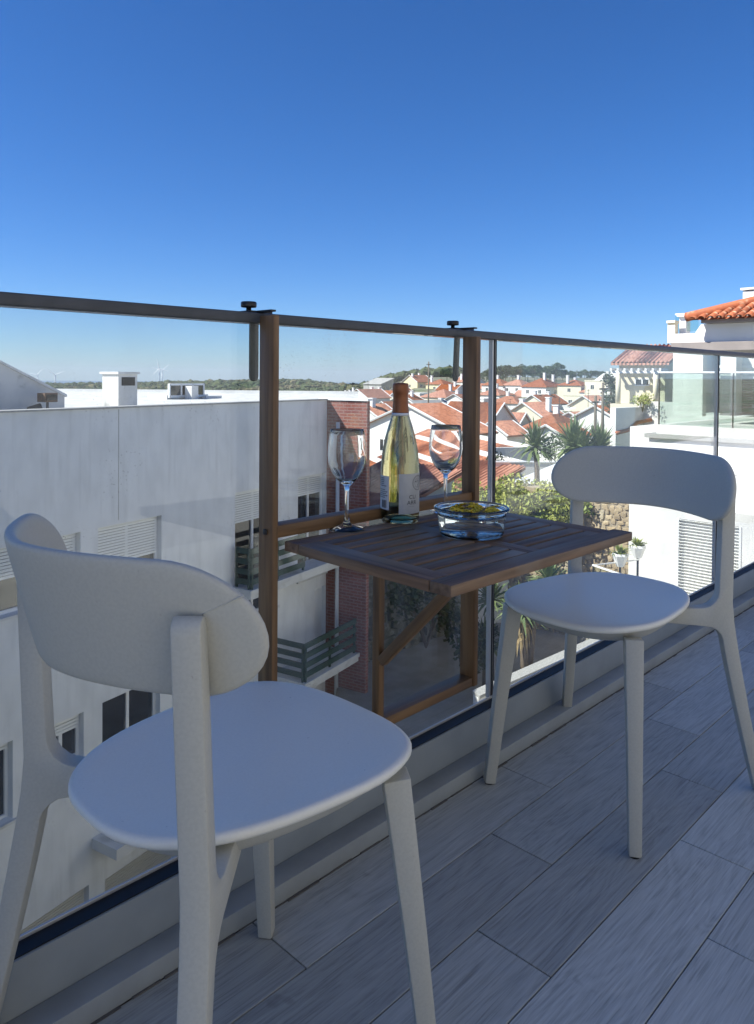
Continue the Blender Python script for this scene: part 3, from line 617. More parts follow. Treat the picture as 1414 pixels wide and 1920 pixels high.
# ================================================================ THE LAND
def smooth(a, b, x):
    t = min(1, max(0, (x - a) / (b - a))); return t * t * (3 - 2 * t)
def interp(tab, t):
    for (a, za), (b, zb) in zip(tab, tab[1:]):
        if t <= b: return za + (zb - za) * (t - a) / (b - a)
    return tab[-1][1]
RIGHT = [(0, -9), (40, -9), (60, -8.5), (100, -9), (150, -8.5), (213, -6.5), (300, -2.5), (400, 0.5), (550, 2), (800, -6), (1600, -40), (60000, -70)]
LEFT = [(0, -9), (60, -12), (200, -22), (500, -30), (700, -28), (1000, -25), (1400, -21), (1900, -24), (2600, -64), (60000, -70)]
def ground_z(t, q):
    w = smooth(-0.12, 0.06, q); zr = interp(RIGHT, t) + 5.5 * smooth(0.24, 0.36, q) * smooth(30, 55, t) * (1 - smooth(150, 300, t))
    return zr * w + (interp(LEFT, t) + 13 * smooth(-.48, -.08, q) * smooth(500, 1000, t) * (1 - smooth(1500, 2300, t))) * (1 - w)
fwd = Vector((CAM_R[2][0], CAM_R[2][1])); rgt = Vector((CAM_R[0][0], CAM_R[0][1]))
ts = [-60, -20, 0, 8, 15, 22, 30, 40, 50, 60, 75, 90, 110, 130, 150, 175, 200, 225, 250, 280, 320, 360, 400, 450, 520, 600, 700, 800, 950, 1100, 1300, 1500, 1900, 2300, 2700, 3600]
qs = [-2.5, -1.5, -1, -.8, -.65] + [-.55 + .05 * i for i in range(25)] + [.8, 1, 1.5, 2.5]
vs = []
for t in ts:
    for q in qs:
        tt = max(t, 0); w = max(abs(t), 20) * q
        p = fwd * t + rgt * w; vs.append((p.x, p.y, ground_z(tt, q) + (random.uniform(-.3, .3) if 60 < t < 1500 else 0)))
nq = len(qs)
fs = [(i * nq + j, i * nq + j + 1, (i + 1) * nq + j + 1, (i + 1) * nq + j) for i in range(len(ts) - 1) for j in range(nq - 1)]
g = structure(MB().add(vs, fs).build('ground', 'soil', None, smooth=True))
p0, p1 = fwd * 2450, fwd * 8200
structure(MB().quad(*[(*(p + rgt * s_), -62) for p, s_ in ((p0, -4000), (p0, 4000), (p1, 4200), (p1, -4200))]).build('sea', 'sea_water'))

# ================================================================ GENERIC PIECES
def add_window(parent, axis, pos, a, z, w, h, pane='dark_pane', shut=0.0, frame='white_paint', depth=0.05, mull=True, sm='shutter_white', sill=False):
    """window on a wall: axis 'x' wall lies at x=pos facing -x, axis 'y' at y=pos facing -y; a, z = lower left"""
    def bx(mb, a0, a1, d0, d1, z0, z1):
        if axis == 'y': mb.box(a0, a1, pos - d1, pos - d0, z0, z1)
        else: mb.box(pos - d1, pos - d0, a0, a1, z0, z1)
        return mb
    f = 0.06 if w > 0.7 else 0.045; mb = MB()
    bx(mb, a, a + w, -.02, depth, z, z + f); bx(mb, a, a + w, -.02, depth, z + h - f, z + h); bx(mb, a, a + f, -.02, depth, z + f, z + h - f); bx(mb, a + w - f, a + w, -.02, depth, z + f, z + h - f)
    if mull: bx(mb, a + w / 2 - f * .6, a + w / 2 + f * .6, -.02, depth, z + f, z + h - f)
    if sill: bx(mb, a - .08, a + w + .08, 0, depth + .06, z - .06, z)
    wd = mb.build('window', frame, parent)
    bx(MB(), a + f * .5, a + w - f * .5, -.01, depth * .35, z + f * .5, z + h - f * .5).build('pane', pane, wd)
    if shut > 0:
        mb = MB(); hh = h * shut; n = max(3, int(hh / 0.055))
        for i in range(n):
            zz = z + h - (i + 1) * hh / n
            bx(mb, a + f * .4, a + w - f * .4, depth * .5, depth + .012, zz + .008, zz + hh / n - .004)
        mb.build('shutter', sm, wd)
        bx(MB(), a + f * .5, a + w - f * .5, depth * .45, depth - .006, z + h - hh, z + h - .002).build('slat_shade_sheet', 'slat_gap_shade', wd)  # dark sheet behind the slats: the shade in their gaps put into colour
    return wd
def tiled_slope(mb, e0, e1, r1, r0, per=0.24, amp=0.045, cols=None):
    """a roof plane of barrel tiles: e0-e1 eave, r0-r1 ridge"""
    e0, e1, r0, r1 = map(Vector, (e0, e1, r0, r1)); n = max(2, int((e1 - e0).length / per)); nrm = (e1 - e0).cross(r0 - e0).normalized()
    if nrm.z < 0: nrm = -nrm
    K = 4; vs = []; fs = []
    for i in range(n * K + 1):
        a = i / (n * K); h = amp * math.sin(2 * math.pi * i / K)
        vs += [e0.lerp(e1, a) + nrm * (h + amp), r0.lerp(r1, a) + nrm * (h + amp)]
    for i in range(n * K): fs.append((2 * i, 2 * i + 2, 2 * i + 3, 2 * i + 1))
    mb.add(vs, fs)
def house(label, u, v, t, wx, wy, h, rot=0.0, roof='hip', rh=1.8, wall='plaster_white', wins=(2, 2, 2), chim=((.25, .2, 1.0),), group=None, name='town_house', cat='house', shut=0.0, tilem=None, detail=False):
    c = at(u, v, t); root = empty(name, (c.x, c.y, c.z - h), R(rot), label, cat, group)
    X, Y = wx / 2, wy / 2; ov = 0.4
    mb = MB().box(-X, X, -Y, Y, -3.0, h)
    if roof == 'gx': mb.prism([(-Y, h), (Y, h), (0, h + rh)], -X, X, 'x')
    if roof == 'gy': mb.prism([(-X, h), (X, h), (0, h + rh)], -Y, Y, 'y')
    if roof == 'shed': mb.prism([(-X, h), (X, h), (X, h + rh)], -Y, Y, 'y')
    mb.build('wall', wall, root)
    mb = MB(); tm = 'roof_tile_x'; z0, z1 = h, h + rh; th = 0.14
    if roof == 'hip':
        r = max(0, (X - Y)) if X >= Y else 0; ry = max(0, (Y - X)) if Y > X else 0
        E = [(-X - ov, -Y - ov, z0), (X + ov, -Y - ov, z0), (X + ov, Y + ov, z0), (-X - ov, Y + ov, z0)]; A, B = (-r, -ry, z1), (r, ry, z1)
        if X >= Y: mb.add(E + [A, B], [(0, 1, 5, 4), (1, 2, 5), (2, 3, 4, 5), (3, 0, 4), (0, 3, 2, 1)])
        else: mb.add(E + [A, B], [(0, 1, 4), (1, 2, 5, 4), (2, 3, 5), (3, 0, 4, 5), (0, 3, 2, 1)])
        mb.box(-X - ov, X + ov, -Y - ov, Y + ov, z0 - th, z0 - .002)
    elif roof in ('gx', 'gy', 'shed'):
        sl = rh / (Y if roof == 'gx' else X if roof == 'gy' else 2 * X); dz = ov * sl
        if roof == 'gx':
            for s_ in (-1, 1):
                e, rr = (s_ * (Y + ov), z0 - dz), (0, z1)
                mb.prism([e, rr, (rr[0], rr[1] + th), (e[0], e[1] + th)], -X - ov, X + ov, 'x')
                if detail: tiled_slope(mb, (-X - ov, e[0], e[1] + th), (X + ov, e[0], e[1] + th), (X + ov, 0, z1 + th), (-X - ov, 0, z1 + th))
        elif roof == 'gy':
            tm = 'roof_tile_y'
            for s_ in (-1, 1):
                e, rr = (s_ * (X + ov), z0 - dz), (0, z1)
                mb.prism([e, rr, (rr[0], rr[1] + th), (e[0], e[1] + th)], -Y - ov, Y + ov, 'y')
                if detail: tiled_slope(mb, (e[0], -Y - ov, e[1] + th), (e[0], Y + ov, e[1] + th), (0, Y + ov, z1 + th), (0, -Y - ov, z1 + th))
        else:
            tm = 'roof_tile_y'; e, rr = (-X - ov, z0 - dz), (X + ov, z1 + dz)
            mb.prism([e, rr, (rr[0], rr[1] + th), (e[0], e[1] + th)], -Y - ov * .2, Y + ov * .2, 'y')
            if detail: tiled_slope(mb, (e[0], -Y, e[1] + th), (e[0], Y, e[1] + th), (rr[0], Y, rr[1] + th), (rr[0], -Y, rr[1] + th))
    else:
        mb.box(-X - .1, X + .1, -Y - .1, Y + .1, h, h + .25); tm = wall
    rf = mb.build('roof', tilem or tm, root)
    if roof in ('gx', 'gy'):
        mb = MB()                                            # pale verge along the gable edges
        for s_ in (-1, 1):
            for end in (-1, 1):
                if roof == 'gx': mb.tube([(end * (X + ov), s_ * (Y + ov), z0 - dz + th), (end * (X + ov), 0, z1 + th)], .12, 4)
                else: mb.tube([(s_ * (X + ov), end * (Y + ov), z0 - dz + th), (0, end * (Y + ov), z1 + th)], .12, 4)
        mb.build('verge', 'white_paint', rf)
    for cx, cyy, ch_ in chim:
        zz = h + (rh * .3 if roof != 'flat' else 0)
        MB().box(cx * wx - .35, cx * wx + .35, cyy * wy - .35, cyy * wy + .35, zz, h + rh + ch_).box(cx * wx - .45, cx * wx + .45, cyy * wy - .45, cyy * wy + .45, h + rh + ch_, h + rh + ch_ + .15).build('chimney', 'white_paint', rf)
    if 85 < t < 260 and roof != 'flat' and random.random() < .5:
        xa_, ya_ = random.uniform(-.3, .3) * wx, random.uniform(-.3, .3) * wy; mb = MB().tube([(xa_, ya_, h), (xa_, ya_, h + rh + 2.2)], .035, 4)
        for k in range(3): mb.box(xa_ - .45, xa_ + .45, ya_ - .02, ya_ + .02, h + rh + 1.3 + k * .35, h + rh + 1.34 + k * .35)
        mb.build('aerial', 'dark_metal', rf)
    nx, ny, fl = wins
    for k in range(fl):
        z = h - 2.2 - 2.9 * k
        if z < 0.2: break
        for n, axis, pos, span in ((nx, 'x', -X, wy), (ny, 'y', -Y, wx)):
            for i in range(n):
                a = -span / 2 + span * (i + .5) / n - .55
                add_window(root, axis, pos, a, z, 1.1, 1.25, shut=shut if (i + k) % 2 else 0.0)
    return root
def copy_at(o, loc, rz, sc=1.0):
    c = copy_tree(o); c.location = loc; c.rotation_euler = (0, 0, rz); c.scale = (sc, sc, sc); return c

# ================================================================ LEFT APARTMENT BUILDING
P1, P2 = at(0, 776, 12.7), at(613, 751, 21.0); P1.z = P2.z = 0
dw = (P2 - P1).normalized(); yaw = math.atan2(dw.y, dw.x); nw = Vector((-dw.y, dw.x, 0))       # x along the wall, y into the building
ZT = 0.35
lb = empty('apartment_building', (P1.x, P1.y, 0), yaw, 'long white apartment building with roller shutters and green balcony railings', 'building')
def wl(u, v, off=0.0):
    d = ray(u, v); o = Vector((0, 0, EYE)) - Vector((P1.x, P1.y, 0))
    t = (off - o.dot(nw)) / d.dot(nw); p = o + d * t; return p.dot(dw), p.z
xe = wl(613, 800)[0]
# openings: (u0, u1, v_top at u0, v_bottom at u0, shutter share, kind)
OPEN = []
def opening(ul, ur, vt, vb, shut, sm='shutter_white', mull=True):
    xa, za = wl(ul, vt); xb, _ = wl(ur, vt); _, zb = wl(ul, vb); OPEN.append((xa, xb, zb, za, shut, sm, mull))
opening(-60, 151, 1040, 1176, .50)             # window at the left edge
opening(184, 303, 990, 1120, .60)              # window above the chair back
opening(441, 520, 924, 1168, .25)              # balcony door behind the post
opening(559, 611, 895, 1090, .20)              # second balcony door
opening(86, 157, 1366, 1455, .36)              # lower window
opening(192, 300, 1318, 1500, .0)              # lower door
opening(-60, 24, 1425, 1580, .12)
opening(590, 611, 1105, 1240, 1.0)             # closed pale shutter under the balcony
opening(36, 167, 1748, 1900, 1.0, 'shutter_beige')
opening(197, 330, 1650, 1800, 1.0, 'shutter_beige')
opening(420, 500, 1560, 1700, 1.0, 'shutter_beige')
xs = sorted(set([-14.0, xe] + [v for o in OPEN for v in o[:2]])); zs = sorted(set([-11.0, ZT] + [v for o in OPEN for v in o[2:4]]))
mb = MB()
for xa, xb in zip(xs, xs[1:]):
    for za, zb in zip(zs, zs[1:]):
        mx_, mz_ = (xa + xb) / 2, (za + zb) / 2
        if not any(o[0] < mx_ < o[1] and o[2] < mz_ < o[3] for o in OPEN): mb.quad((xa, 0, za), (xb, 0, za), (xb, 0, zb), (xa, 0, zb))
for xa, xb, za, zb, *_r in OPEN:
    dd = .24
    mb.quad((xa, 0, za), (xa, dd, za), (xa, dd, zb), (xa, 0, zb)); mb.quad((xb, 0, za), (xb, 0, zb), (xb, dd, zb), (xb, dd, za)); mb.quad((xa, 0, zb), (xa, dd, zb), (xb, dd, zb), (xb, 0, zb)); mb.quad((xa, 0, za), (xb, 0, za), (xb, dd, za), (xa, dd, za))
mb.quad((-14, 0, ZT), (xe, 0, ZT), (xe, .25, ZT), (-14, .25, ZT)); mb.quad((-14, .25, ZT), (xe, .25, ZT), (xe, .25, -.2), (-14, .25, -.2))
mb.build('wall', 'facade_white', lb, fix=False)
MB().box(-14, xe + .02, -.05, .30, ZT + .003, ZT + .035).build('coping', 'granite', lb)
for xa, xb, za, zb, sh, sm, mu in OPEN:
    add_window(lb, 'y', .20, xa, za, xb - xa, zb - za, shut=sh, sm=sm, depth=.06, mull=mu, frame='white_paint')
    if sh < .9: MB().box(xa - .05, xb + .05, -.06, .08, za - .05, za - .003).build('sill', 'slab_weathered', lb)
def lbl(p): q = Vector((p.x, p.y, 0)) - Vector((P1.x, P1.y, 0)); return q.dot(dw), q.dot(nw)      # world point to wall frame
ring = [(-14, .26), (xe + .10, .26), lbl(at(676, 740, 24)), lbl(at(672, 740, 44)), lbl(at(-150, 740, 46))]
MB().prism(ring, -.30, -.02, 'z').build('roof', 'plaster_stained', lb)
ins = lambda p: p
MB().prism([(a_, b_ + .05) for a_, b_ in ring], -11, -.305, 'z').build('rear_block', 'facade_white', lb)
MB().prism([ring[3], ring[4], (ring[4][0], ring[4][1] + .3), (ring[3][0], ring[3][1] + .3)], -.31, .16, 'z').build('far_parapet', 'plaster_white', lb)
xj = wl(222, 800)[0]; MB().box(xj, xj + .012, -.006, -.001, wl(222, 975)[1], ZT - .02).build('render_joint', 'concrete_grey', lb)
# brick return wall with a drain pipe
xb_, zb_ = wl(613, 800)
ybr = -1.32
MB().box(xe, xe + .14, ybr, .30, -11, ZT - .0).build('brick_wall', 'red_brick', lb)
MB().box(xe - .04, xe + .18, ybr - .04, .26, ZT + .002, ZT + .06).build('brick_coping', 'white_paint', lb)
MB().tube([(xe - .07, -.42, -11), (xe - .07, -.42, ZT - .6)], .055, 10).build('drain_pipe', 'pvc_pipe', lb, smooth=True)
# balconies
def rail_run(mb, pts, zb, h, bars, post_step):
    for (xa, ya), (xb2, yb2) in zip(pts, pts[1:]):
        L = math.hypot(xb2 - xa, yb2 - ya); an = math.atan2(yb2 - ya, xb2 - xa); m = Matrix.Translation((xa, ya, zb)) @ Matrix.Rotation(an, 4, 'Z')
        for k in range(bars):
            z = .10 + (h - .2) * k / (bars - 1); mb.box(0, L, -.025, .02, z, z + .13, m)
        n = max(1, int(L / post_step))
        for k in range(n + 1): mb.box(L * k / n - .03, L * k / n + .03, .022, .065, -.05, h + .02, m)
def balcony(xa, xb, zf, dep, th=.22, h=.92, xr=None):
    s_ = MB().box(xa, xb, -dep, -.004, zf - th, zf).box(xa - .04, xb + .0, -dep - .04, -dep - .001, zf - .09, zf + .01).build('balcony_slab', 'slab_weathered', lb)
    mb = MB(); rail_run(mb, [(xa + .06, -.10), (xa + .06, -dep + .06), ((xr or xb) - .06, -dep + .06)], zf, h, 4, 1.0)
    mb.build('railing', 'green_paint', s_)
xa1, _z = wl(432, 1100); xb1, zf1 = wl(641, 1062, -.62)
balcony(xa1, xe - .01, zf1 + .24, .62, xr=wl(577, 1050, -.62)[0])
xb2, zf2 = wl(668, 1243, -1.10)
balcony(wl(505, 1300)[0], xe - .01, zf2 + .24, 1.10)
xb3, zf3 = wl(240, 1600, -.7)
MB().box(wl(172, 1600)[0], wl(420, 1600)[0], -.7, -.004, zf3, zf3 + .2).build('balcony_slab', 'slab_weathered', lb)
# things standing on that roof
def on_roof(u, v, t, name, label, cat): 
    c = at(u, v, t); return empty(name, (c.x, c.y, -.02), yaw, label, cat)
ch = on_roof(222, 760, 19.5, 'roof_chimney', 'square stained white chimney standing on the flat roof', 'chimney')
zc = at(222, 697, 19.5).z + .02
MB().box(-.0, .62, 0, .62, 0, zc - .06).build('stack', 'plaster_stained', ch)
MB().box(-.05, .67, -.05, .67, zc - .058, zc).build('cap', 'slab_weathered', ch)
MB().box(.10, .54, -.008, .05, zc - .36, zc - .14).build('vent', 'dark_pane', ch)
ga = on_roof(121, 765, 17.5, 'gable_wall', 'weathered grey gable wall rising at the left edge behind the roof', 'wall')
zl, zr_ = at(0, 679, 17.5).z, at(121, 741, 17.5).z
MB().prism([(-8, 0), (0, 0), (0, zr_), (-1.62, zl), (-8, zl + 2.2)], 0, .3, 'y').build('gable', 'plaster_stained', ga)
MB().prism([(.03, zr_ - .02), (.03, zr_ + .04), (-1.62, zl + .04), (-8, zl + 2.25), (-8, zl + 2.2), (-1.62, zl - .01)], -.05, .38, 'y').build('verge_coping', 'slab_weathered', ga)
vb = on_roof(89, 757, 16.6, 'vent_box', 'small rusty brown box fixed beside the floodlight on the roof', 'box')
zv = at(89, 752, 16.6).z
MB().box(-.16, .16, -.14, .14, zv, zv + .20).build('case', 'rust_brown', vb, bevel=.01); MB().box(-.02, .02, -.02, .02, 0, zv).build('stand', 'dark_metal', vb)
MB().box(-.13, .13, -.16, -.142, zv + .04, zv + .16).build('grille', 'dark_pane', vb)
fld = on_roof(63, 765, 16.4, 'floodlight', 'dark round floodlight lying on the roof edge at the left', 'lamp')
zv = at(63, 766, 16.4).z
MB().tube([(-.14, 0, zv), (.02, -.05, zv + .02), (.12, -.08, zv + .04)], [.06, .09, .10], 12).build('housing', 'dark_metal', fld, smooth=True); MB().box(-.02, .02, -.02, .02, 0, zv).build('stand', 'dark_metal', fld)
sk = on_roof(350, 745, 33, 'roof_lantern', 'white framed glazed roof lantern of three panes on the far roof', 'skylight')
zs0, zs1 = at(350, 744, 33).z, at(350, 719, 33).z
mb = MB(); 
for i in range(4): mb.box(-1.02 + i * .68 - .035, -1.02 + i * .68 + .035, -.05, .05, zs0, zs1)
mb.box(-1.02, 1.02, -.05, .05, zs1 - .06, zs1 + .02).box(-1.02, 1.02, -.05, .05, zs0, zs0 + .10).build('frame', 'white_paint', sk)
for i in range(3): MB().box(-.98 + i * .68, -.38 + i * .68, -.012, .012, zs0 + .1, zs1 - .06).build('pane', 'dark_pane', sk)
MB().box(-1.1, 1.4, .06, 1.2, 0, zs0 + .12).box(-.2, .2, -.5, -.1, 0, zs0 + .5).box(.9, 1.9, -.3, .05, 0, zs0 + .05).build('base', 'plaster_white', sk)
rb = on_roof(436, 752, 25, 'roof_box', 'low stained white box on the flat roof beyond the parapet', 'box')

bpy.data.objects.remove(rb)

# ================================================================ WIND TURBINES AND FOREST
def turbine(u, vh, t, phase, label):
    p = at(u, vh, t); zb = -45; L = 19 * t / FPX
    root = empty('wind_turbine', (p.x, p.y, zb), math.atan2(fwd.y, fwd.x) - math.pi / 2, label, 'wind turbine', 'wind turbines on the horizon')
    H_ = p.z - zb
    MB().tube([(0, 0, 0), (0, 0, H_)], [2.6, 1.7], 10).build('tower', 'white_paint', root, smooth=True)
    MB().box(-1.6, 1.6, -3, 6, H_ - 1.8, H_ + 1.8).build('nacelle', 'white_paint', root, bevel=.4)
    for k in range(3):
        a = phase + k * 2 * math.pi / 3; d = Vector((math.sin(a), 0, math.cos(a))); c0 = Vector((0, -4, H_))
        MB().tube([c0, c0 + d * L * .15, c0 + d * L * .5, c0 + d * L], [1.2, 2.0, 1.5, .4], 6, aspect=.4).build('blade', 'white_paint', root)
for a_ in ((70, 703, 3000, .75, 'wind turbine half hidden behind the sloping gable wall, leftmost'), (104, 703, 3100, 1.15, 'white wind turbine just right of the gable wall'),
           (299, 691, 2900, -.25, 'white wind turbine beyond the roof lantern, left one of the pair'), (304, 695, 3300, .85, 'white wind turbine beyond the roof lantern, right one of the pair')): turbine(*a_)
def blob(mb, c, rx, rz, rs, n=7, m=4):
    vs = []; fs = []
    for j in range(m + 1):
        ph = math.pi * j / m
        for i in range(n):
            a = 2 * math.pi * (i + .5 * (j % 2)) / n; k = rs.uniform(.72, 1.15)
            vs.append((c[0] + rx * k * math.sin(ph) * math.cos(a), c[1] + rx * k * math.sin(ph) * math.sin(a), c[2] + rz * k * math.cos(ph)))
    for j in range(m):
        for i in range(n): i2 = (i + 1) % n; fs.append((j * n + i, j * n + i2, (j + 1) * n + i2, (j + 1) * n + i))
    mb.add(vs, fs)
rs = random.Random(3); mb = MB()
for _i in range(11000):
    t = 420 * (1900 / 420) ** rs.random(); q = rs.uniform(-.56, .13 if t > 480 else -.02)
    if rs.random() < .10 * (1 + math.sin(t * .02 + q * 20)): continue
    p = fwd * t + rgt * (t * q); s_ = rs.uniform(1.6, 3.4) * (1.5 if rs.random() < .06 else 1)
    blob(mb, (p.x, p.y, ground_z(t, q) + s_ * .7), s_ * 1.5, s_, rs, 6, 3)
f_ = mb.build('forest', 'forest_leaf', None, fix=False); tag(f_, 'low green forest covering the far plain', 'forest', kind='stuff')

# ================================================================ TREES
def leafy(mb, c, rad, n, size, rs, flat=1.0):
    for _ in range(n):
        while True:
            p = Vector((rs.uniform(-1, 1), rs.uniform(-1, 1), rs.uniform(-1, 1)))
            if .35 < p.length < 1: break
        p = Vector((p.x * rad, p.y * rad, p.z * rad * flat)) + Vector(c)
        a = Vector((rs.gauss(0, 1), rs.gauss(0, 1), rs.gauss(0, 1))).normalized(); b = a.cross(Vector((rs.gauss(0, 1), rs.gauss(0, 1), rs.gauss(0, 1)))).normalized()
        s_ = size * rs.uniform(.6, 1.3); mb.quad(p - a * s_, p + b * s_ * .55, p + a * s_, p - b * s_ * .55)
def pine_proto(seed, H_=12.0, spread=4.0, n=20, cl=1.0):
    rs = random.Random(seed); root = empty('pine_tree'); mb = MB(); tb = MB(); top = Vector((rs.uniform(-.6, .6), rs.uniform(-.6, .6), H_ * .86))
    tb.tube([(0, 0, -2), (rs.uniform(-.3, .3), 0, H_ * .4), top], [.28, .2, .08], 7)
    for i in range(n):
        a = rs.uniform(0, 6.28); rr = spread * math.sqrt(rs.random()); z = H_ * (.98 - .26 * (rr / spread) ** 1.5 - rs.uniform(0, .34))
        c = Vector((rr * math.cos(a), rr * math.sin(a), z)); leafy(mb, c, rs.uniform(1.2, 2.1), 70, .42, rs, .6)
        st = Vector((0, 0, H_ * rs.uniform(.5, .72))); tb.tube([st, st.lerp(c, .5) + Vector((0, 0, -.3)), c], [.10, .07, .03], 5)
    tb.build('trunk', 'bark', root, smooth=True); mb.build('crown', 'pine_leaf', root, fix=False); return root
protos = [pine_proto(s_, *a) for s_, a in ((11, (13, 5.4, 30)), (12, (12, 4.8, 26)), (13, (14, 6.2, 34)), (14, (11, 5.6, 30)))]
pines = [(922, 686, 330), (936, 684, 345), (948, 681, 350), (962, 684, 352), (976, 680, 345), (990, 684, 356), (1003, 681, 350), (1018, 683, 362), (1030, 684, 345), (1043, 677, 340), (1055, 690, 372), (1066, 693, 400), (1080, 693, 405), (1096, 691, 420), (1112, 692, 425), (1128, 694, 430), (1146, 693, 420), (1160, 694, 410), (1172, 696, 400), (838, 690, 330), (893, 700, 380), (912, 692, 360), (930, 694, 380), (970, 692, 380), (1008, 692, 385), (1135, 697, 440), (955, 690, 375), (985, 690, 372), (1034, 692, 380)]
used = set()
for i, (u, v, t) in enumerate(pines):
    k = i % 4; p = at(u, v, t); pr_ = protos[k]
    o = pr_ if k not in used else copy_tree(pr_); used.add(k)
    Hn = (13, 12, 14, 11)[k]; q = (u - U0) / FPX; zg = ground_z(t, q); sc = max(.6, (p.z - zg) / Hn); sc = min(sc, 1.35)
    o.location = (p.x, p.y, p.z - Hn * sc); o.rotation_euler = (0, 0, random.uniform(0, 6)); o.scale = (sc * random.uniform(.9, 1.15),) * 2 + (sc,)
    lab = {10 - 1: 'tall pine with a bough leaning out above the ridge, right end of the row', 19: 'lone thin pine standing beyond the town left of the right clamp'}.get(i, 'dark umbrella pine in the row on the ridge above the town')
    tag(o, lab, 'tree', 'pines on the ridge')
def yucca(name, label, base, crowns, leaf=.75, skirt=False, group='yuccas in the gardens'):
    rs = random.Random(int(base[0] * 10)); root = empty(name, base, 0, label, 'plant', group); tb = MB(); lf = MB(); dl = MB()
    for cx, cyy, cz in crowns:
        c = Vector((cx, cyy, cz)); tb.tube([(0, 0, -.6), (cx * .3, cyy * .3, cz * .5), c], [.13, .10, .08], 8)
        for i in range(95):
            a = i * 2.39996; el = math.radians(88 - 118 * (i / 95) ** .8); L = leaf * rs.uniform(.8, 1.15); w = .042 * leaf / .75
            d = Vector((math.cos(a) * math.cos(el), math.sin(a) * math.cos(el), math.sin(el))); s_ = Vector((-math.sin(a), math.cos(a), 0)); dr = Vector((rs.uniform(-.06, .06), rs.uniform(-.06, .06), -rs.uniform(.05, .3) * L * max(0, math.cos(el))))
            p0, p1, p2 = c + d * .05, c + d * L * .55, c + d * L + dr
            lf.add([p0 - s_ * w * .5, p0 + s_ * w * .5, p1 + s_ * w, p1 - s_ * w, p2], [(0, 1, 2, 3), (3, 2, 4)])
        if skirt:
            for i in range(70):
                a = rs.uniform(0, 6.28); L = leaf * rs.uniform(.7, 1.1); s_ = Vector((-math.sin(a), math.cos(a), 0)) * .03; h0 = Vector((0, 0, -rs.uniform(.0, .5)))
                d = Vector((math.cos(a) * .45, math.sin(a) * .45, -.9)); p0 = c + h0; p1 = c + h0 + d * L * .5 + Vector((math.cos(a), math.sin(a), 0)) * .12; p2 = c + h0 + d * L
                dl.add([p0 - s_, p0 + s_, p1 + s_, p1 - s_, p2], [(0, 1, 2, 3), (3, 2, 4)])
    tb.build('trunk', 'bark', root, smooth=True); lf.build('crown', 'yucca_leaf', root, fix=False)
    if skirt: dl.build('dry_leaves', 'dry_leaf', root, fix=False)
def shrub(label, u, v, t, rad, n, m='shrub_leaf', size=.07, flat=.7, group='shrubs in the gardens', lobes=7):
    c = at(u, v, t); rs = random.Random(int(u * 7 + v)); root = empty('garden_shrub', (c.x, c.y, c.z - rad * flat), 0, label, 'shrub', group); mb = MB(); tb = MB()
    for i in range(lobes):
        o = Vector((rs.uniform(-.7, .7) * rad, rs.uniform(-.7, .7) * rad, rad * flat * rs.uniform(.5, 1.25))); leafy(mb, o, rad * rs.uniform(.35, .6), n // lobes, size, rs, .8)
        tb.tube([(0, 0, -.5), o * .5, o], [.03, .02, .01], 5)
    mb.build('crown', m, root, fix=False); tb.build('trunk', 'bark', root); return root
# ================================================================ TOWN ON THE SLOPE
W, CR, YE = 'plaster_white', 'plaster_cream', 'plaster_yellow'
house('grey unfinished building with blank concrete walls left of the bottle neck', 710, 720, 300, 8, 9, 8, 6, 'shed', 2.2, 'concrete_grey', (1, 2, 2), (), tilem='concrete_grey')
house('pale yellow gabled house just right of the bottle cap on the skyline', 783, 716, 300, 8, 9, 8, -8, 'gx', 2.6, YE, (1, 2, 2), ((-.42, -.1, .6), (.3, .2, .8)))
house('small cream house with hipped roof on the skyline, left of the right clamp plate', 826, 720, 290, 8, 8, 7, 4, 'hip', 1.9, YE, (1, 2, 2), ((-.3, .3, 1.2),))
house('wide cream house with a low hipped roof below the right clamp plate', 832, 744, 215, 9.5, 9.5, 6, 0, 'hip', 2.2, CR, (2, 3, 1), ((.45, .1, 1.2),))
house('white house with two red roof slopes behind the right wooden post', 880, 716, 310, 9, 9, 8, -5, 'gy', 2.2, W, (2, 2, 2), ((-.3, .2, 1.0), (.2, -.2, .8)))
house('white flat roofed house under the yellow gabled house', 788, 738, 240, 8, 6, 5, 2, 'flat', .3, W, (2, 2, 1), ())
house('white house with a grey shed roof left of the bottle, under the grey building', 692, 745, 190, 8, 7, 5, 0, 'gx', 2.0, W, (1, 2, 1), ((.3, .2, .5),))
house('low white house with a red roof behind the bottle neck', 722, 745, 230, 7, 8, 6, 0, 'gy', 2.0, W, (1, 2, 1), ((0, .3, 1.0),))
house('red roofed white house seen between the brick wall and the bottle', 700, 779, 108, 4.2, 5.5, 6, 2, 'gx', 1.5, W, (1, 2, 2), ((-.2, -.1, .9),), detail=True)
house('blocky cream house touching the bottle neck on its left', 729, 790, 96, 1.8, 3.5, 5, 0, 'flat', .2, CR, (0, 0, 0), ())
house('low house with a brown roof behind the bottle, right of its neck', 800, 768, 150, 10, 6, 4, 0, 'gx', 1.8, W, (1, 2, 1), ((.45, 0, .3),), tilem='concrete_grey')
house('large bright white gable walled house filling the gap right of the bottle', 796, 806, 76, 5, 13.0, 6, 2, 'gx', 2.5, W, (2, 2, 1), (), detail=True)
E5 = house('big house with a broad orange roof beside the glass joint, behind the right post', 893, 796, 102, 7.5, 8.0, 6.5, 3, 'gy', 2.9, W, (1, 2, 2), (), detail=True)
house('house with a carport and orange eaves just right of the glass joint', 940, 812, 84, 3.2, 4.2, 5, -4, 'gx', 1.2, W, (1, 2, 1), (), detail=True)
house('small red roofed annex right of the big orange roof', 964, 790, 112, 2.6, 3.4, 5, 0, 'gy', 1.2, CR, (1, 1, 1), (), detail=True)
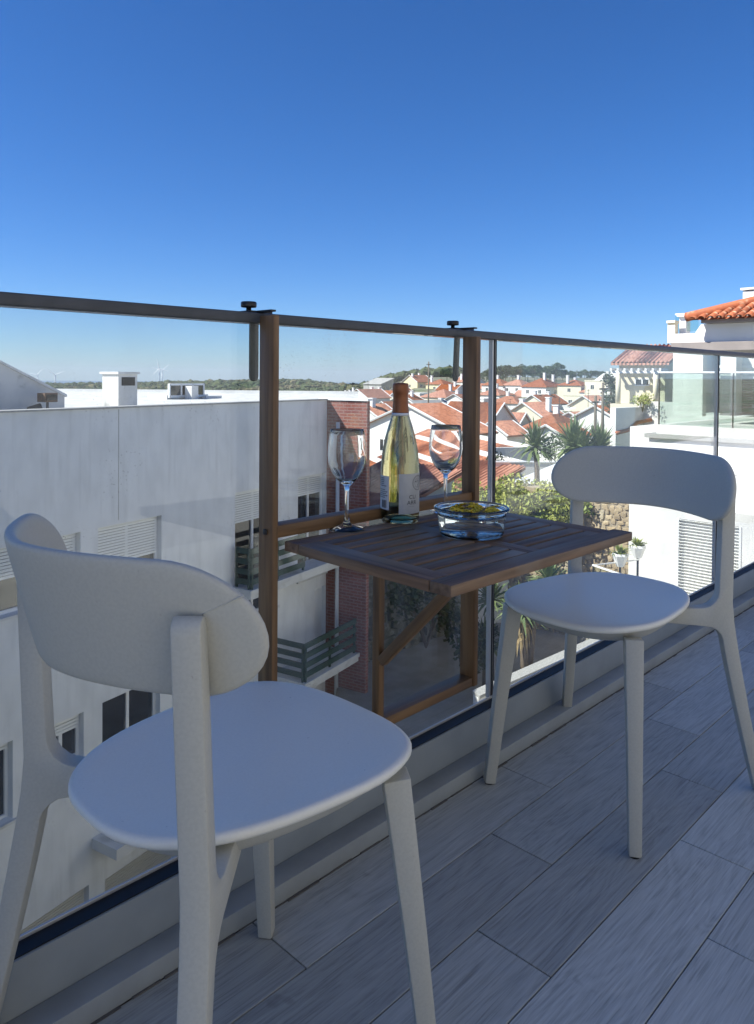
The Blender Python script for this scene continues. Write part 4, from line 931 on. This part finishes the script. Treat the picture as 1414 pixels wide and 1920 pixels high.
house('cream gabled house with a white framed window behind the yuccas', 1003, 778, 126, 6.5, 7.0, 6, -2, 'gx', 2.0, CR, (1, 1, 1), ((.05, -.35, .9), (-.4, .1, .6)), shut=.5, detail=True)
house('long red roofed house above the cream gabled house', 1020, 756, 170, 10, 6, 5, 2, 'gx', 1.8, CR, (1, 3, 1), ((-.3, .1, .9), (.2, 0, .7)), detail=True)
house('white red roofed house with two chimneys at the glass joint on the skyline', 935, 722, 270, 8, 9, 7, 0, 'hip', 2.2, W, (2, 2, 2), ((-.3, .2, 1.4), (.1, .1, 1.3)))
house('pale house with deep balconies under the skyline roofs at the glass joint', 930, 740, 225, 8, 8, 6, 0, 'hip', 2.0, W, (2, 2, 2), ((.2, .1, 1.2),))
house('red roofed house in the middle of the skyline row before the pines', 972, 722, 265, 8, 8, 6.5, 0, 'hip', 2.2, W, (2, 2, 2), ((0, 0, 1.2), (.35, .2, 1.0)))
house('broad white house with two white chimneys before the pines', 1018, 725, 245, 11, 9, 6, 0, 'hip', 2.8, W, (2, 3, 1), ((-.05, -.1, 1.6), (.3, -.2, 1.0)))
house('cream house with a small hipped roof right of the pine row houses', 1078, 722, 240, 8, 8, 7, 3, 'hip', 1.8, CR, (1, 2, 2), ((-.42, .1, 1.2), (.42, .2, .4)))
house('flat roofed cream house stepping down left of the dark round tree', 1100, 742, 190, 9, 8, 7, 0, 'flat', .3, CR, (2, 3, 2), ())
house('flat roofed white house with a parapet behind the utility poles', 1118, 766, 150, 7, 8, 6, 3, 'flat', .3, W, (2, 2, 2), ((.3, .2, .6),))
house('white two storey house with terraces above the stacked cream house', 1165, 726, 230, 9, 9, 8, 0, 'flat', .3, W, (2, 3, 2), ())
house('white walled house between the long red roof and the yuccas', 1062, 790, 118, 6, 6, 6, 0, 'flat', .25, W, (2, 2, 1), ())
N_ = house('white modern house of stacked boxes on the skyline left of the pergola', 1142, 715, 205, 10, 9, 8, 0, 'flat', .3, CR, (2, 3, 2), ((-.42, -.2, 2.2),))
MB().prism([(-2.5, 8.3), (2.5, 8.3), (2.5, 10.2)], -2, 3, 'y').build('attic', 'plaster_white', N_)
MB().box(-5.4, -.5, -5.1, 0, 5.1, 5.3).box(-5.4, 5.3, -5.4, -4.6, 4.6, 5.0).build('balcony', 'white_paint', N_)
house('white low house with red coping above the yuccas, left of the utility poles', 1085, 790, 105, 4.5, 5, 4, 0, 'gx', 1.2, W, (1, 1, 1), (), detail=True)
house('white house with stepped red roof edge right of the utility poles', 1135, 782, 98, 5.5, 5.5, 5, 0, 'gx', 1.4, W, (1, 1, 1), ((.2, .2, .5),), detail=True)
house('cream shed with red eaves left of the dark round tree', 1108, 760, 150, 6, 6, 5, 0, 'gx', 1.8, CR, (1, 1, 1), (), detail=True)
house('long white house low behind the yucca crowns', 1050, 815, 80, 5, 4, 4, 0, 'gx', 1.0, W, (1, 1, 1), (), detail=True)
fill = [(752, 735, 280), (765, 752, 205), (846, 731, 255), (862, 752, 195), (905, 728, 280), (948, 745, 240), (955, 755, 190), (1115, 735, 235), (1160, 735, 200), (672, 742, 260), (660, 748, 240), (643, 750, 225), (985, 742, 250), (620, 752, 235), (1040, 800, 100), (735, 768, 165)]
for i, (u, v, t) in enumerate(fill):
    house('small distant white house with a red tiled roof among the town rows', u, v, t, random.uniform(5, 8), random.uniform(5, 8), 5, random.uniform(-8, 8), random.choice(('hip', 'gx', 'gy')), 1.7, random.choice((W, W, CR)), (1, 2, 1), ((random.uniform(-.3, .3), random.uniform(-.3, .3), 1.0),), group='small houses in the town rows')

for (u, v, t, a_) in ((957, 768, 140, 5), (984, 800, 112, 4.5), (1032, 772, 150, 5.5), (1076, 762, 170, 6), (1096, 790, 130, 5), (902, 748, 200, 6), (1046, 748, 205, 7), (760, 746, 220, 6), (845, 762, 165, 5)):
    house('small flat roofed pale house wedged among the red roofs of the town', u, v, t, a_, a_ * 1.1, 6, random.uniform(-6, 6), 'flat', .25, random.choice((W, W, CR)), (2, 2, 2), (), group='small flat roofed houses in the town')
# --- long shed roofs between the bottle and the right post
def shed(label, u, v, t, L, wd, zdrop, rot):
    c = at(u, v, t); root = empty('terracotta_shed', (c.x, c.y, -10), R(rot), label, 'house', 'row of terracotta sheds'); H_ = c.z + 10
    MB().box(-wd, wd, -L / 2, L / 2, -1, H_ - zdrop - .1).prism([(-wd, H_ - zdrop - .1), (wd, H_ - zdrop - .1), (wd, H_ - .1)], -L / 2 + .01, L / 2 - .01, 'y').build('wall', 'plaster_white', root)
    mb = MB(); tiled_slope(mb, (-wd - .2, -L / 2, H_ - zdrop), (-wd - .2, L / 2, H_ - zdrop), (wd, L / 2, H_), (wd, -L / 2, H_), .25, .05); mb.build('roof', 'roof_tile_y', root, fix=False)
    MB().box(wd, wd + .28, -L / 2, L / 2, H_ - zdrop - 1, H_ + .34).box(-wd, wd + .28, -L / 2 - .25, -L / 2, H_ - 4, H_ + .25).build('parapet', 'plaster_white', root)
shed('nearest terracotta shed roof low behind the wine bottle and left of it', 742, 905, 43, 26, 1.35, 1.15, -31)
shed('second terracotta shed roof, seen either side of the right glass stem', 800, 880, 47, 24, 1.35, 1.15, -31)
shed('third terracotta shed roof behind the right wine glass bowl', 828, 846, 52, 20, 1.35, 1.15, -31)
shed('farthest terracotta shed roof below the bright white gable wall', 850, 822, 58, 20, 1.4, 1.15, -31)

shed('low terracotta shed roof at the foot of the row, left of the bottle label', 715, 930, 38, 24, 1.35, 1.15, -31)
shed('terracotta shed roof just above the crossbar, right of the bottle label', 790, 915, 41, 24, 1.35, 1.15, -31)
house('low lean-to with a red roof squeezed between the brick wall and the bottle', 703, 960, 31, 4.2, 5.0, 4, -8, 'shed', 1.5, W, (0, 0, 0), (), detail=True)
house('low lean-to with a red roof between the bottle label and the right post', 822, 950, 34, 5.0, 5.0, 4, -8, 'shed', 1.6, W, (0, 0, 0), (), detail=True)
# --- poles, dark round tree, pergola house
def pole(u, vt, vb, t, label):
    a, b = at(u, vt, t), at(u, vb, t); root = empty('utility_pole', (a.x, a.y, b.z), 0, label, 'pole', 'utility poles')
    h = a.z - b.z; MB().tube([(0, 0, -2), (0, 0, h)], [.16, .11], 8).build('shaft', 'pole_wood', root, smooth=True)
    MB().box(-.6, .6, -.05, .05, h - .6, h - .45).build('crossarm', 'pole_wood', root); return root
pole(1117, 742, 815, 62, 'shorter wooden utility pole between the yuccas and the white houses')
pole(1131, 718, 812, 66, 'taller utility pole left of the dark round tree')
pole(804, 678, 770, 140, 'thin pole rising above the roofs right of the bottle')
rt = at(1160, 738, 72); rtree = empty('round_tree', (rt.x, rt.y, rt.z - 3.0), 0, 'dark rounded tree in front of the pergola house', 'tree'); mb = MB(); tb = MB(); rs = random.Random(5)
for i in range(26):
    o = Vector((rs.uniform(-1.4, 1.4), rs.uniform(-1.4, 1.4), 3.0 + rs.uniform(-1.3, 1.5))); leafy(mb, o, .65, 75, .13, rs); tb.tube([(0, 0, 1.0), o * .6, o], [.06, .04, .02], 5)
tb.tube([(0, 0, -3), (0, 0, 2.6)], [.2, .12], 8); mb.build('crown', 'dark_leaf', rtree, fix=False); tb.build('trunk', 'bark', rtree)
ph = at(1213, 745, 46); per = empty('pergola_house', (ph.x, ph.y, ph.z - 1.6), R(6), 'cream house with a white beamed pergola under a tiled roof, left of the glass terrace', 'house')
MB().box(-.4, 6, -1.2, 1.6, -5, 3.9).box(-1.4, 6, -1.4, 1.75, -6, 1.2).build('wall', 'plaster_cream', per)
mb = MB(); mb.prism([(-1.0, 3.55), (2.6, 4.75), (2.6, 4.87), (-1.0, 3.67)], -1.6, 1.9, 'y'); tiled_slope(mb, (-1.0, -1.6, 3.67), (-1.0, 1.9, 3.67), (2.6, 1.9, 4.87), (2.6, -1.6, 4.87), .26, .06); mb.build('roof', 'roof_tile_y', per, fix=False)
mb = MB()
for i in range(8): mb.box(-1.5, -.2, -1.3 + i * .42, -1.18 + i * .42, 3.22, 3.36)
mb.box(-1.25, -1.1, -1.4, 1.8, 3.06, 3.215).build('pergola_beams', 'white_paint', per)
for y in (-.9, 1.35): MB().tube([(-1.17, y, 1.2), (-1.17, y, 3.06)], .15, 10).build('column', 'plaster_cream', per, smooth=True)
add_window(per, 'x', -.4, -.3, 2.3, .9, .45)
gw = at(1205, 752, 40); gwo = empty('garden_wall', (gw.x, gw.y, -9), R(-3), 'white garden wall with a curved red coping below the pergola house', 'wall')
zt = gw.z + 9
MB().box(-3.0, 0, -.15, .15, 0, zt - .3).box(-.15, .15, -6, .15, 0, zt).build('wall', 'plaster_white', gwo)
MB().tube([(-.2, -.6, zt - .95), (-.9, -.2, zt - 1.1), (-1.8, -.2, zt - 1.45), (-3.0, -.2, zt - 1.55)], .10, 8).build('coping', 'clay_tile', gwo, smooth=True)
shrub('low grass and plants on top of the white garden wall', 1205, 748, 39.7, .8, 500, 'shrub_leaf', .06, .25)

# ================================================================ GARDEN TERRACE
cA = at(918, 940, 27); cB = at(1225, 960, 23.4); cC = at(640, 1040, 22.0)
dv = Vector((cB.x - cA.x, cB.y - cA.y, 0)); angA = math.atan2(dv.y, dv.x); LA = dv.length
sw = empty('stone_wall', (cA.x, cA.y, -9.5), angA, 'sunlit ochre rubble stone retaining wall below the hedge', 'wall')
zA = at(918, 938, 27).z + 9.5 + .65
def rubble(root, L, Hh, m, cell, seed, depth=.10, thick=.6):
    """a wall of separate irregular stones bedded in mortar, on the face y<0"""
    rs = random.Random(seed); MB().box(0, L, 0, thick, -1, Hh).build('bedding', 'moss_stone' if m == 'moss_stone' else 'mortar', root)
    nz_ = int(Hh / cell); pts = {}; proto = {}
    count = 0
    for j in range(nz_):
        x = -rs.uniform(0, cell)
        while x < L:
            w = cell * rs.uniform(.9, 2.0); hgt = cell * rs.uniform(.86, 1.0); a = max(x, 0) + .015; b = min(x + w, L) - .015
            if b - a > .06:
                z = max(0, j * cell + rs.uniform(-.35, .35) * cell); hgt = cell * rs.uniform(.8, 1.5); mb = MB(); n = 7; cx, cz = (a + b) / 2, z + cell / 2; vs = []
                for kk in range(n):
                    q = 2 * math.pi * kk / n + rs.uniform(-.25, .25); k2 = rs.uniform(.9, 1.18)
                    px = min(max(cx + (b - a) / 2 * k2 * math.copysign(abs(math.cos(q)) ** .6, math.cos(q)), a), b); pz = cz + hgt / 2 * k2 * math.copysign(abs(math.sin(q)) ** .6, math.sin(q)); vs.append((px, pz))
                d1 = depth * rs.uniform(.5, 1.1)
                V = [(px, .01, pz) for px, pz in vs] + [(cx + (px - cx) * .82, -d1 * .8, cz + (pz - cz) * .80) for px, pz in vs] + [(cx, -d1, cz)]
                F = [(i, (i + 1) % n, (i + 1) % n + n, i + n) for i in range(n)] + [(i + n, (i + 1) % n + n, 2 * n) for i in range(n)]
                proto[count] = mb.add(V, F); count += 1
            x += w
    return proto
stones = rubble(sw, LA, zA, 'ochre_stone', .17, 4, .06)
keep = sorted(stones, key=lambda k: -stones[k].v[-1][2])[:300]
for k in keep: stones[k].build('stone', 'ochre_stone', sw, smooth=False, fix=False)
rest = MB()
for k in stones:
    if k not in keep: rest.add(stones[k].v, stones[k].f)
if rest.v: rest.build('stone_courses', 'ochre_stone', sw, fix=False)['kind'] = 'stuff'
dv2 = Vector((cA.x - cC.x, cA.y - cC.y, 0)); LB = dv2.length
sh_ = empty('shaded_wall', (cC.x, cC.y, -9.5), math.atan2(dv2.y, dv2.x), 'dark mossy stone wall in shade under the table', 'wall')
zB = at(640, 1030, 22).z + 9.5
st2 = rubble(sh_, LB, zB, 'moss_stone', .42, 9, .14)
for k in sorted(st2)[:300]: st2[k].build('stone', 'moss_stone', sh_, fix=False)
# upper terrace behind those walls
far1, far2 = at(1330, 900, 40), at(640, 940, 40)
structure(MB().add([(cC.x, cC.y, -3.9), (cA.x, cA.y, -3.55), (cB.x, cB.y, -3.55), (far1.x, far1.y, -3.2), (far2.x, far2.y, -4.5)], [(0, 1, 2, 3, 4)]).build('terrace', 'soil'))
# lower courtyard in front of the walls
lo = [at(560, 1400, 13), at(1000, 1400, 13), at(1260, 1300, 17), cB, cA, cC]
structure(MB().add([(p.x, p.y, -7.6) for p in lo], [tuple(range(6))]).build('courtyard', 'paving'))
for i, (u, v, t, r_, n, lab) in enumerate(((928, 922, 26.3, 1.2, 1900, 'green bush beside the glass joint on top of the stone wall'), (960, 935, 25.9, .9, 1400, 'yellow green bush at the left of the hedge above the bowl'), (998, 932, 25.6, 1.1, 1900, 'bush below the slim yucca trunk in the hedge'), (1035, 938, 25.2, 1.1, 1900, 'bush left of the far chair back in the hedge'), (1070, 948, 24.8, .9, 1400, 'bush half hidden by the far chair back'), (972, 960, 25.6, .75, 1300, 'creeper hanging down the stone wall left part'), (1035, 968, 24.9, .75, 1300, 'creeper hanging over the stone wall by the chair back'), (1205, 975, 24.2, .35, 400, 'small yellow creeper on the stone wall beside the white house'))):
    shrub(lab, u, v, t, r_, n, 'shrub_leaf', .075, .75)
shrub('dry grey bush between the carport house and the white tent', 945, 875, 36, 1.1, 1100, 'dark_leaf', .07, .9)
shrub('loose bush behind the slim yucca', 1040, 832, 40, 1.2, 900, 'dark_leaf', .07, .8)
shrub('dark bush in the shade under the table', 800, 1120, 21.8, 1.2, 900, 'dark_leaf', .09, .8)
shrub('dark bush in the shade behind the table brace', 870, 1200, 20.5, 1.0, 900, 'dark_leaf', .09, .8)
b1 = at(1008, 918, 29); c1 = at(1004, 838, 29)
yucca('yucca', 'slim yucca with a single round crown left of the far chair back', (b1.x, b1.y, b1.z), [(c1.x - b1.x, c1.y - b1.y, c1.z - b1.z)], 1.1)
b2 = at(1078, 925, 31); c2 = at(1075, 838, 31)
yucca('yucca', 'wide yucca crown showing above the far chair back, middle of three', (b2.x, b2.y, b2.z), [(c2.x - b2.x, c2.y - b2.y, c2.z - b2.z), (c2.x - b2.x + .1, c2.y - b2.y - .3, c2.z - b2.z - .35)], 1.4)
b3 = at(1124, 925, 31); c3 = at(1124, 842, 31)
yucca('yucca', 'smaller yucca crown above the far chair back, rightmost of three', (b3.x, b3.y, b3.z), [(c3.x - b3.x, c3.y - b3.y, c3.z - b3.z)], 1.15)
b4 = at(985, 1260, 19.5); c4 = at(1030, 1090, 20)
yucca('yucca', 'yucca with leaning pale trunk and dry leaves seen under the table edge', (b4.x, b4.y, b4.z), [(c4.x - b4.x, c4.y - b4.y, c4.z - b4.z), (.1, .2, 1.6)], .75, True)
b5 = at(912, 1290, 20.5); c5 = at(922, 1125, 20.8)
yucca('yucca', 'yucca beside the glass joint below the table', (b5.x, b5.y, b5.z), [(c5.x - b5.x, c5.y - b5.y, c5.z - b5.z), (.1, .1, 1.2)], .75)
# white tent roof on the terrace
p_ = [at(932, 914, 30), at(1045, 868, 33), at(1060, 915, 29.5), at(1005, 880, 34)]
tn = empty('tent_roof', (p_[0].x, p_[0].y, -4.2), 0, 'white sheet canopy sloping behind the hedge, by the slim yucca', 'canopy')
o3 = Vector((p_[0].x, p_[0].y, -4.2)); pts = [p - o3 for p in p_]; dn = Vector((0, 0, -.05))
MB().add([pts[0], pts[1], pts[2], pts[0] + dn, pts[1] + dn, pts[2] + dn], [(0, 1, 2), (3, 5, 4), (0, 3, 4, 1), (1, 4, 5, 2), (2, 5, 3, 0)]).build('sheet', 'sheet_white', tn)
mb = MB()
for p in (pts[0], pts[1], pts[2]): mb.tube([(p.x, p.y, -1), p], .04, 6)
mb.build('poles', 'white_paint', tn)
wh = at(1010, 868, 34.5); w2 = empty('low_wall', (wh.x, wh.y, -5), R(45 - 90), 'low white wall behind the slim yucca trunk', 'wall')
MB().box(-2.2, 1.6, 0, .25, 0, wh.z + 5).build('wall', 'plaster_white', w2); MB().box(-2.25, 1.65, -.04, .29, wh.z + 5.002, wh.z + 5.06).build('coping', 'white_paint', w2)
# white ramp wall at the bottom, sunlit
r0, r1 = at(938, 1292, 17.5), at(1150, 1196, 19.0)
rw = empty('ramp_wall', (r0.x, r0.y, -9), math.atan2(r1.y - r0.y, r1.x - r0.x), 'white sloping ramp wall low behind the far chair legs', 'wall')
Lr = math.hypot(r1.x - r0.x, r1.y - r0.y)
MB().prism([(-.6, -1), (Lr, -1), (Lr, r1.z + 9), (-.6, r0.z + 8.9)], 0, .22, 'y').build('wall', 'plaster_white', rw)
MB().prism([(-.6, r0.z + 8.905), (Lr, r1.z + 9.005), (Lr, r1.z + 9.07), (-.6, r0.z + 8.97)], -.05, .27, 'y').build('coping', 'granite', rw)
# glass fence and angular planters
fa, fb = at(1112, 1058, 20), at(1216, 1080, 18.2)
fe = empty('glass_fence', (fa.x, fa.y, fa.z - 1.1), math.atan2(fb.y - fa.y, fb.x - fa.x), 'low glass fence with a white top rail in front of the stone wall', 'fence'); Lf = math.hypot(fb.x - fa.x, fb.y - fa.y)
MB().box(0, Lf, -.02, .02, 1.06, 1.10).build('top_rail', 'white_paint', fe); MB().box(0, Lf, -.005, .005, 0, 1.058).build('glass_pane', 'terrace_glass', fe)
MB().box(0, .03, -.03, 1.6, 1.06, 1.09).build('side_rail', 'white_paint', fe)
for x in (0, Lf * .55): MB().box(x, x + .03, -.02, .02, 0, 1.059).build('post', 'dark_metal', fe)
structure(MB().box(-.5, Lf + 4, -.3, 4.5, -3.5, -.005).build('fence_deck', 'paving', None)); bpy.data.objects['fence_deck'].matrix_world = Matrix.Translation(fe.location) @ Matrix.Rotation(fe.rotation_euler.z, 4, 'Z')
for (u, v, t, lab) in ((1163, 1062, 20.3, 'left white faceted planter with a feathery green plant by the stone wall'), (1196, 1046, 20.8, 'right white faceted planter on a tall stand by the stone wall')):
    p = at(u, v, t); pl = empty('planter', (p.x, p.y, p.z), 0, lab, 'planter', 'white planters'); rs = random.Random(int(u))
    MB().lathe([(0, 0), (.10, 0), (.22, .30), (.20, .36), (.17, .30), (0, .28)], 6).build('pot', 'white_paint', pl); mb = MB()
    for i in range(60):
        a = rs.uniform(0, 6.28); e = rs.uniform(.2, 1.3); L = rs.uniform(.2, .42); d = Vector((math.cos(a) * math.cos(e), math.sin(a) * math.cos(e), math.sin(e))); s_ = Vector((-math.sin(a), math.cos(a), 0)) * .022; b0 = Vector((0, 0, .3))
        mb.add([b0 - s_, b0 + s_, b0 + d * L * .6 + s_ * 1.4, b0 + d * L * .6 - s_ * 1.4, b0 + d * L + Vector((0, 0, -.06))], [(0, 1, 2, 3), (3, 2, 4)])
    mb.build('foliage', 'shrub_leaf', pl, fix=False); MB().tube([(0, 0, fe.location.z - p.z), (0, 0, .02)], .03, 6).build('stand', 'dark_metal', pl)

# ================================================================ WHITE HOUSE WITH THE GLASS TERRACE (right)
d_ = ray(1229, 800); tF = 19.0; XF = d_.x * tF; YF = d_.y * tF
rbh = empty('white_house', (XF, YF, 0), 0, 'white modern house with a glass fronted terrace and louvred shutter at the right', 'house')
def rx(u, v, x=0.0):                     # a seen direction met with the plane x (local), returns local y, z
    d = ray(u, v); t = (XF + x) / d.x; return d.y * t - YF, d.z * t + EYE
zl_ = rx(1260, 815)[1]; zf_ = rx(1260, 797)[1]; zr2 = rx(1229, 697)[1]
yl = rx(1216, 900)[0]
ya_, zs_t = rx(1270, 972); yb_, _ = rx(1391, 980); zs_b = rx(1330, 1175)[1]
mb = MB(); D_ = 9.0
for y0_, y1_, z0_, z1_ in ((-9, yb_, -11, zl_ - .11), (ya_, yl, -11, zl_ - .11), (yb_, ya_, -11, zs_b), (yb_, ya_, zs_t, zl_ - .11)): mb.quad((0, y0_, z0_), (0, y1_, z0_), (0, y1_, z1_), (0, y0_, z1_))
mb.quad((0, yl, -11), (D_, yl, -11), (D_, yl, zl_ - .11), (0, yl, zl_ - .11)); mb.quad((.12, yb_, zs_b), (.12, ya_, zs_b), (.12, ya_, zs_t), (.12, yb_, zs_t))
mb.box(.02, .25, -9, -.02, zl_ + .003, zf_)
mb.build('wall', 'plaster_white', rbh, fix=False)
MB().box(-.10, D_, -9, yl + .08, zl_ - .10, zl_).build('ledge', 'granite', rbh)
mb = MB(); n = int((zs_t - zs_b) / .075)
mb.box(-.02, .05, yb_ + .0, yb_ + .05, zs_b, zs_t).box(-.02, .05, ya_ - .05, ya_, zs_b, zs_t)
shf = mb.build('shutter_frame', 'white_paint', rbh)
for i in range(n):
    z = zs_b + i * (zs_t - zs_b) / n; m = Matrix.Translation((.015, 0, z + .035)) @ Matrix.Rotation(R(38), 4, 'Y')
    MB().box(-.04, .04, yb_ + .05, ya_ - .05, -.006, .006, m).build('louvre', 'shutter_white', shf)
MB().box(.26, D_ - .02, -9, -.02, zl_ + .002, zf_ - .02).build('terrace_floor', 'slab_weathered', rbh)
# glass front of the terrace
yg = -.05
bl_ = MB().box(.04, .09, -9, yg, zr2 - .03, zr2 + .01).build('top_rail', 'white_paint', rbh)
y = yg
for k in range(4):
    MB().box(.055, .072, y - 1.75, y - .03, zf_ + .004, zr2 - .032).build('glass_pane', 'terrace_glass', rbh); MB().box(.04, .085, y - .025, y, zf_ + .002, zr2 - .033).build('post', 'dark_metal', rbh); y -= 1.78
MB().box(.10, 5.0, yg - .03, yg - .012, zf_ + .004, zr2 - .032).build('side_glass', 'terrace_glass', rbh); MB().box(.10, 5.0, yg - .04, yg, zr2 - .03, zr2 + .005).build('side_rail', 'white_paint', rbh)
# recessed rooms: wall with the sun patch, blinds further right
xB = 5.0; xD = 7.0
ywl, _ = rx(1262, 700, xB); ywr, _ = rx(1318, 700, xB); zc_ = rx(1330, 657, .6)[1] + .25
MB().box(xB, xB + .3, ywr, ywl, zf_, zc_ + .4).box(xB + .3, xB + 4, ywl - .02, ywl + .0, zf_, zc_).box(xD, xD + .3, -12, ywr, zf_, zc_ + .3).box(xD - .6, xD + .0, ywr - .5, ywr - .02, zf_, zc_).build('room_wall', 'plaster_white', rbh)
yd1, _ = rx(1343, 720, xD); zdt = rx(1380, 685, xD)[1]
dr_ = MB().box(xD - .07, xD - .01, -9, yd1, zdt - .08, zdt).box(xD - .07, xD - .01, yd1 - .08, yd1, zf_, zdt - .081).box(xD - .06, xD - .01, -9, yd1 - .081, zdt - .42, zdt - .36).build('door_frame', 'white_paint', rbh)
MB().box(xD - .03, xD - .012, -9, yd1 - .082, zf_ + .05, zdt - .43).build('door_glass', 'dark_pane', dr_)
for i in range(int((zdt - .45 - zf_ - .25) / .055)):
    z = zf_ + .25 + i * .055; m = Matrix.Translation((xD - .06, 0, z)) @ Matrix.Rotation(R(35), 4, 'Y'); MB().box(-.02, .02, -7, yd1 - .09, -.003, .003, m).build('blind_slat', 'blind_grey', dr_)
bn = MB().box(3.4, 3.9, -3.4, -1.2, zf_ + .38, zf_ + .45).box(3.45, 3.85, -3.3, -3.2, zf_, zf_ + .379).box(3.45, 3.85, -1.4, -1.3, zf_, zf_ + .379).build('terrace_bench', 'concrete_grey'); bn.location = rbh.location
tag(bn, 'low grey bench standing behind the terrace glass', 'bench')
# roof: soffit slab, fascia, tiled hip, chimney
ysl, zsl = rx(1258, 643, .6); _, zsb = rx(1330, 657, .6)
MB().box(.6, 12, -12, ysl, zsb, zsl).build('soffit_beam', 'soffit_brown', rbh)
ysf, zsf = rx(1266, 612, .7); yp0, zp0 = rx(1315, 608, .7)
MB().box(.7, 12, -12, rx(1314, 640, .7)[0], zsl + .003, zp0).box(.7, 6, rx(1314, 640, .7)[0] + .002, ysl - .05, zsl + .004, rx(1290, 625, .7)[1]).build('fascia', 'plaster_white', rbh)
MB().prism([(rx(1314, 640, .7)[0] + .003, rx(1290, 624, .7)[1]), (rx(1303, 640, .7)[0], rx(1290, 624, .7)[1]), (rx(1314, 640, .7)[0] + .003, zp0)], .72, .95, 'x').build('buttress', 'plaster_white', rbh)
pu = MB().box(.8, 1.0, rx(1266, 600, .8)[0], rx(1252, 600, .8)[0], zsl + .01, rx(1258, 606, .8)[1]).box(.76, 1.04, rx(1267, 600, .8)[0], rx(1251, 600, .8)[0], rx(1258, 606, .8)[1] + .002, rx(1258, 601, .8)[1]).build('corner_pier', 'plaster_cream', rbh)
MB().box(1.2, 1.5, rx(1286, 600, 1.2)[0], rx(1274, 600, 1.2)[0], zsl, rx(1280, 594, 1.2)[1]).box(1.1, 1.6, rx(1288, 600, 1.2)[0], rx(1272, 600, 1.2)[0], rx(1280, 594, 1.2)[1] + .002, rx(1280, 588, 1.2)[1]).build('flue', 'white_paint', rbh)
MB().box(1.3, 1.33, rx(1310, 600, 1.3)[0], rx(1266, 600, 1.3)[0], rx(1266, 588, 1.3)[1] - .04, rx(1266, 588, 1.3)[1]).build('roof_rail', 'white_paint', rbh)
MB().box(1.31, 1.32, rx(1310, 600, 1.3)[0], rx(1266, 600, 1.3)[0], rx(1266, 622, 1.3)[1], rx(1266, 588, 1.3)[1] - .042).build('roof_glass', 'pane_glass', rbh)
ye, ze = rx(1291, 597, .2); ey0 = ye
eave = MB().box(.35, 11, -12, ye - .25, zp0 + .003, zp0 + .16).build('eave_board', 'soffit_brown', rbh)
yh, zh = rx(1414, 553, 2.2)
rise = (zh - ze) / 2.0
tl = MB(); K = 7
for a in range(K + 1):
    q = math.pi * a / K; tl.v += [(0, .095 * math.cos(q), .075 * math.sin(q)), (.42, .075 * math.cos(q), .06 * math.sin(q))]
for a in range(K): tl.f.append((2 * a, 2 * a + 2, 2 * a + 3, 2 * a + 1))
b_ = len(tl.v)
for a in range(K + 1):
    q = math.pi * a / K; tl.v += [(0, .080 * math.cos(q), .060 * math.sin(q)), (.42, .062 * math.cos(q), .047 * math.sin(q))]
for a in range(K): tl.f.append((b_ + 2 * a, b_ + 2 * a + 1, b_ + 2 * a + 3, b_ + 2 * a + 2)); tl.f.append((2 * a, b_ + 2 * a, b_ + 2 * a + 2, 2 * a + 2))
roof_r = MB().add([(.2, ye, ze - .05), (.2, -12, ze - .05), (4.2, -12, ze - .05 + rise * 4), (4.2, ye - 4, ze - .05 + rise * 4)], [(0, 1, 2, 3)]).build('roof', 'clay_tile', rbh, fix=False)
t0 = tl.build('roof_tile', 'clay_tile', roof_r, smooth=True, fix=False); sl_a = -math.atan(rise); k = 0
for col in range(26):
    for row in range(9):
        yy = ye - .12 - col * .215; xx = .12 + row * .36
        if yy > ye - .05 - max(0, xx - .35): continue
        o = t0 if k == 0 else mkobj('roof_tile', t0.data, roof_r); k += 1
        o.location = (xx, yy + random.uniform(-.012, .012), ze + (xx - .2) * rise + random.uniform(-.006, .006)); o.rotation_euler = (0, sl_a, random.uniform(-.03, .03))
hp = MB(); hp.tube([(.15, ye + .03, ze + .03), (3.8, ye - 3.6, ze + .08 + rise * 3.6)], .12, 8); hp.build('hip_ridge', 'clay_tile', roof_r, smooth=True)
yc_, zc2 = rx(1393, 560, 3.0)
MB().box(3.0, 3.9, yc_ - .9, yc_, zc2 - .8, rx(1393, 546, 3.0)[1]).box(2.95, 3.95, yc_ - .95, yc_ + .05, rx(1393, 544, 3.0)[1], rx(1393, 540, 3.0)[1]).build('chimney', 'plaster_white', rbh)
MB().lathe([(0, 0), (.12, 0), (.12, .2), (.2, .22), (.2, .3), (0, .42)], 12, (3.4, yc_ - .42, rx(1393, 540, 3.0)[1])).build('chimney_cowl', 'bolt_metal', rbh, smooth=True)
# lower annex at the left of that house, half in sun
za_ = rx(1190, 800, 2.5)[1]
MB().box(2.5, 8, yl + .01, rx(1181, 850, 2.5)[0], -11, za_).build('annex', 'plaster_white', rbh)

# ================================================================ HAZE
hz = bpy.data.materials.new('haze'); hz.use_nodes = True; hn = hz.node_tree; hn.nodes.remove(hn.nodes['Principled BSDF'])
pv = hn.nodes.new('ShaderNodeVolumePrincipled'); pv.inputs['Color'].default_value = (0.80, 0.90, 1.0, 1); pv.inputs['Density'].default_value = 0.00010; pv.inputs['Anisotropy'].default_value = 0.1
hn.links.new(pv.outputs[0], hn.nodes['Material Output'].inputs['Volume']); MAT['haze'] = hz
hb = MB().box(-9500, 9500, -9500, 9500, -72, 95).build('haze', 'haze'); tag(hb, kind='stuff', label='thin blue haze over the far land', cat='haze')
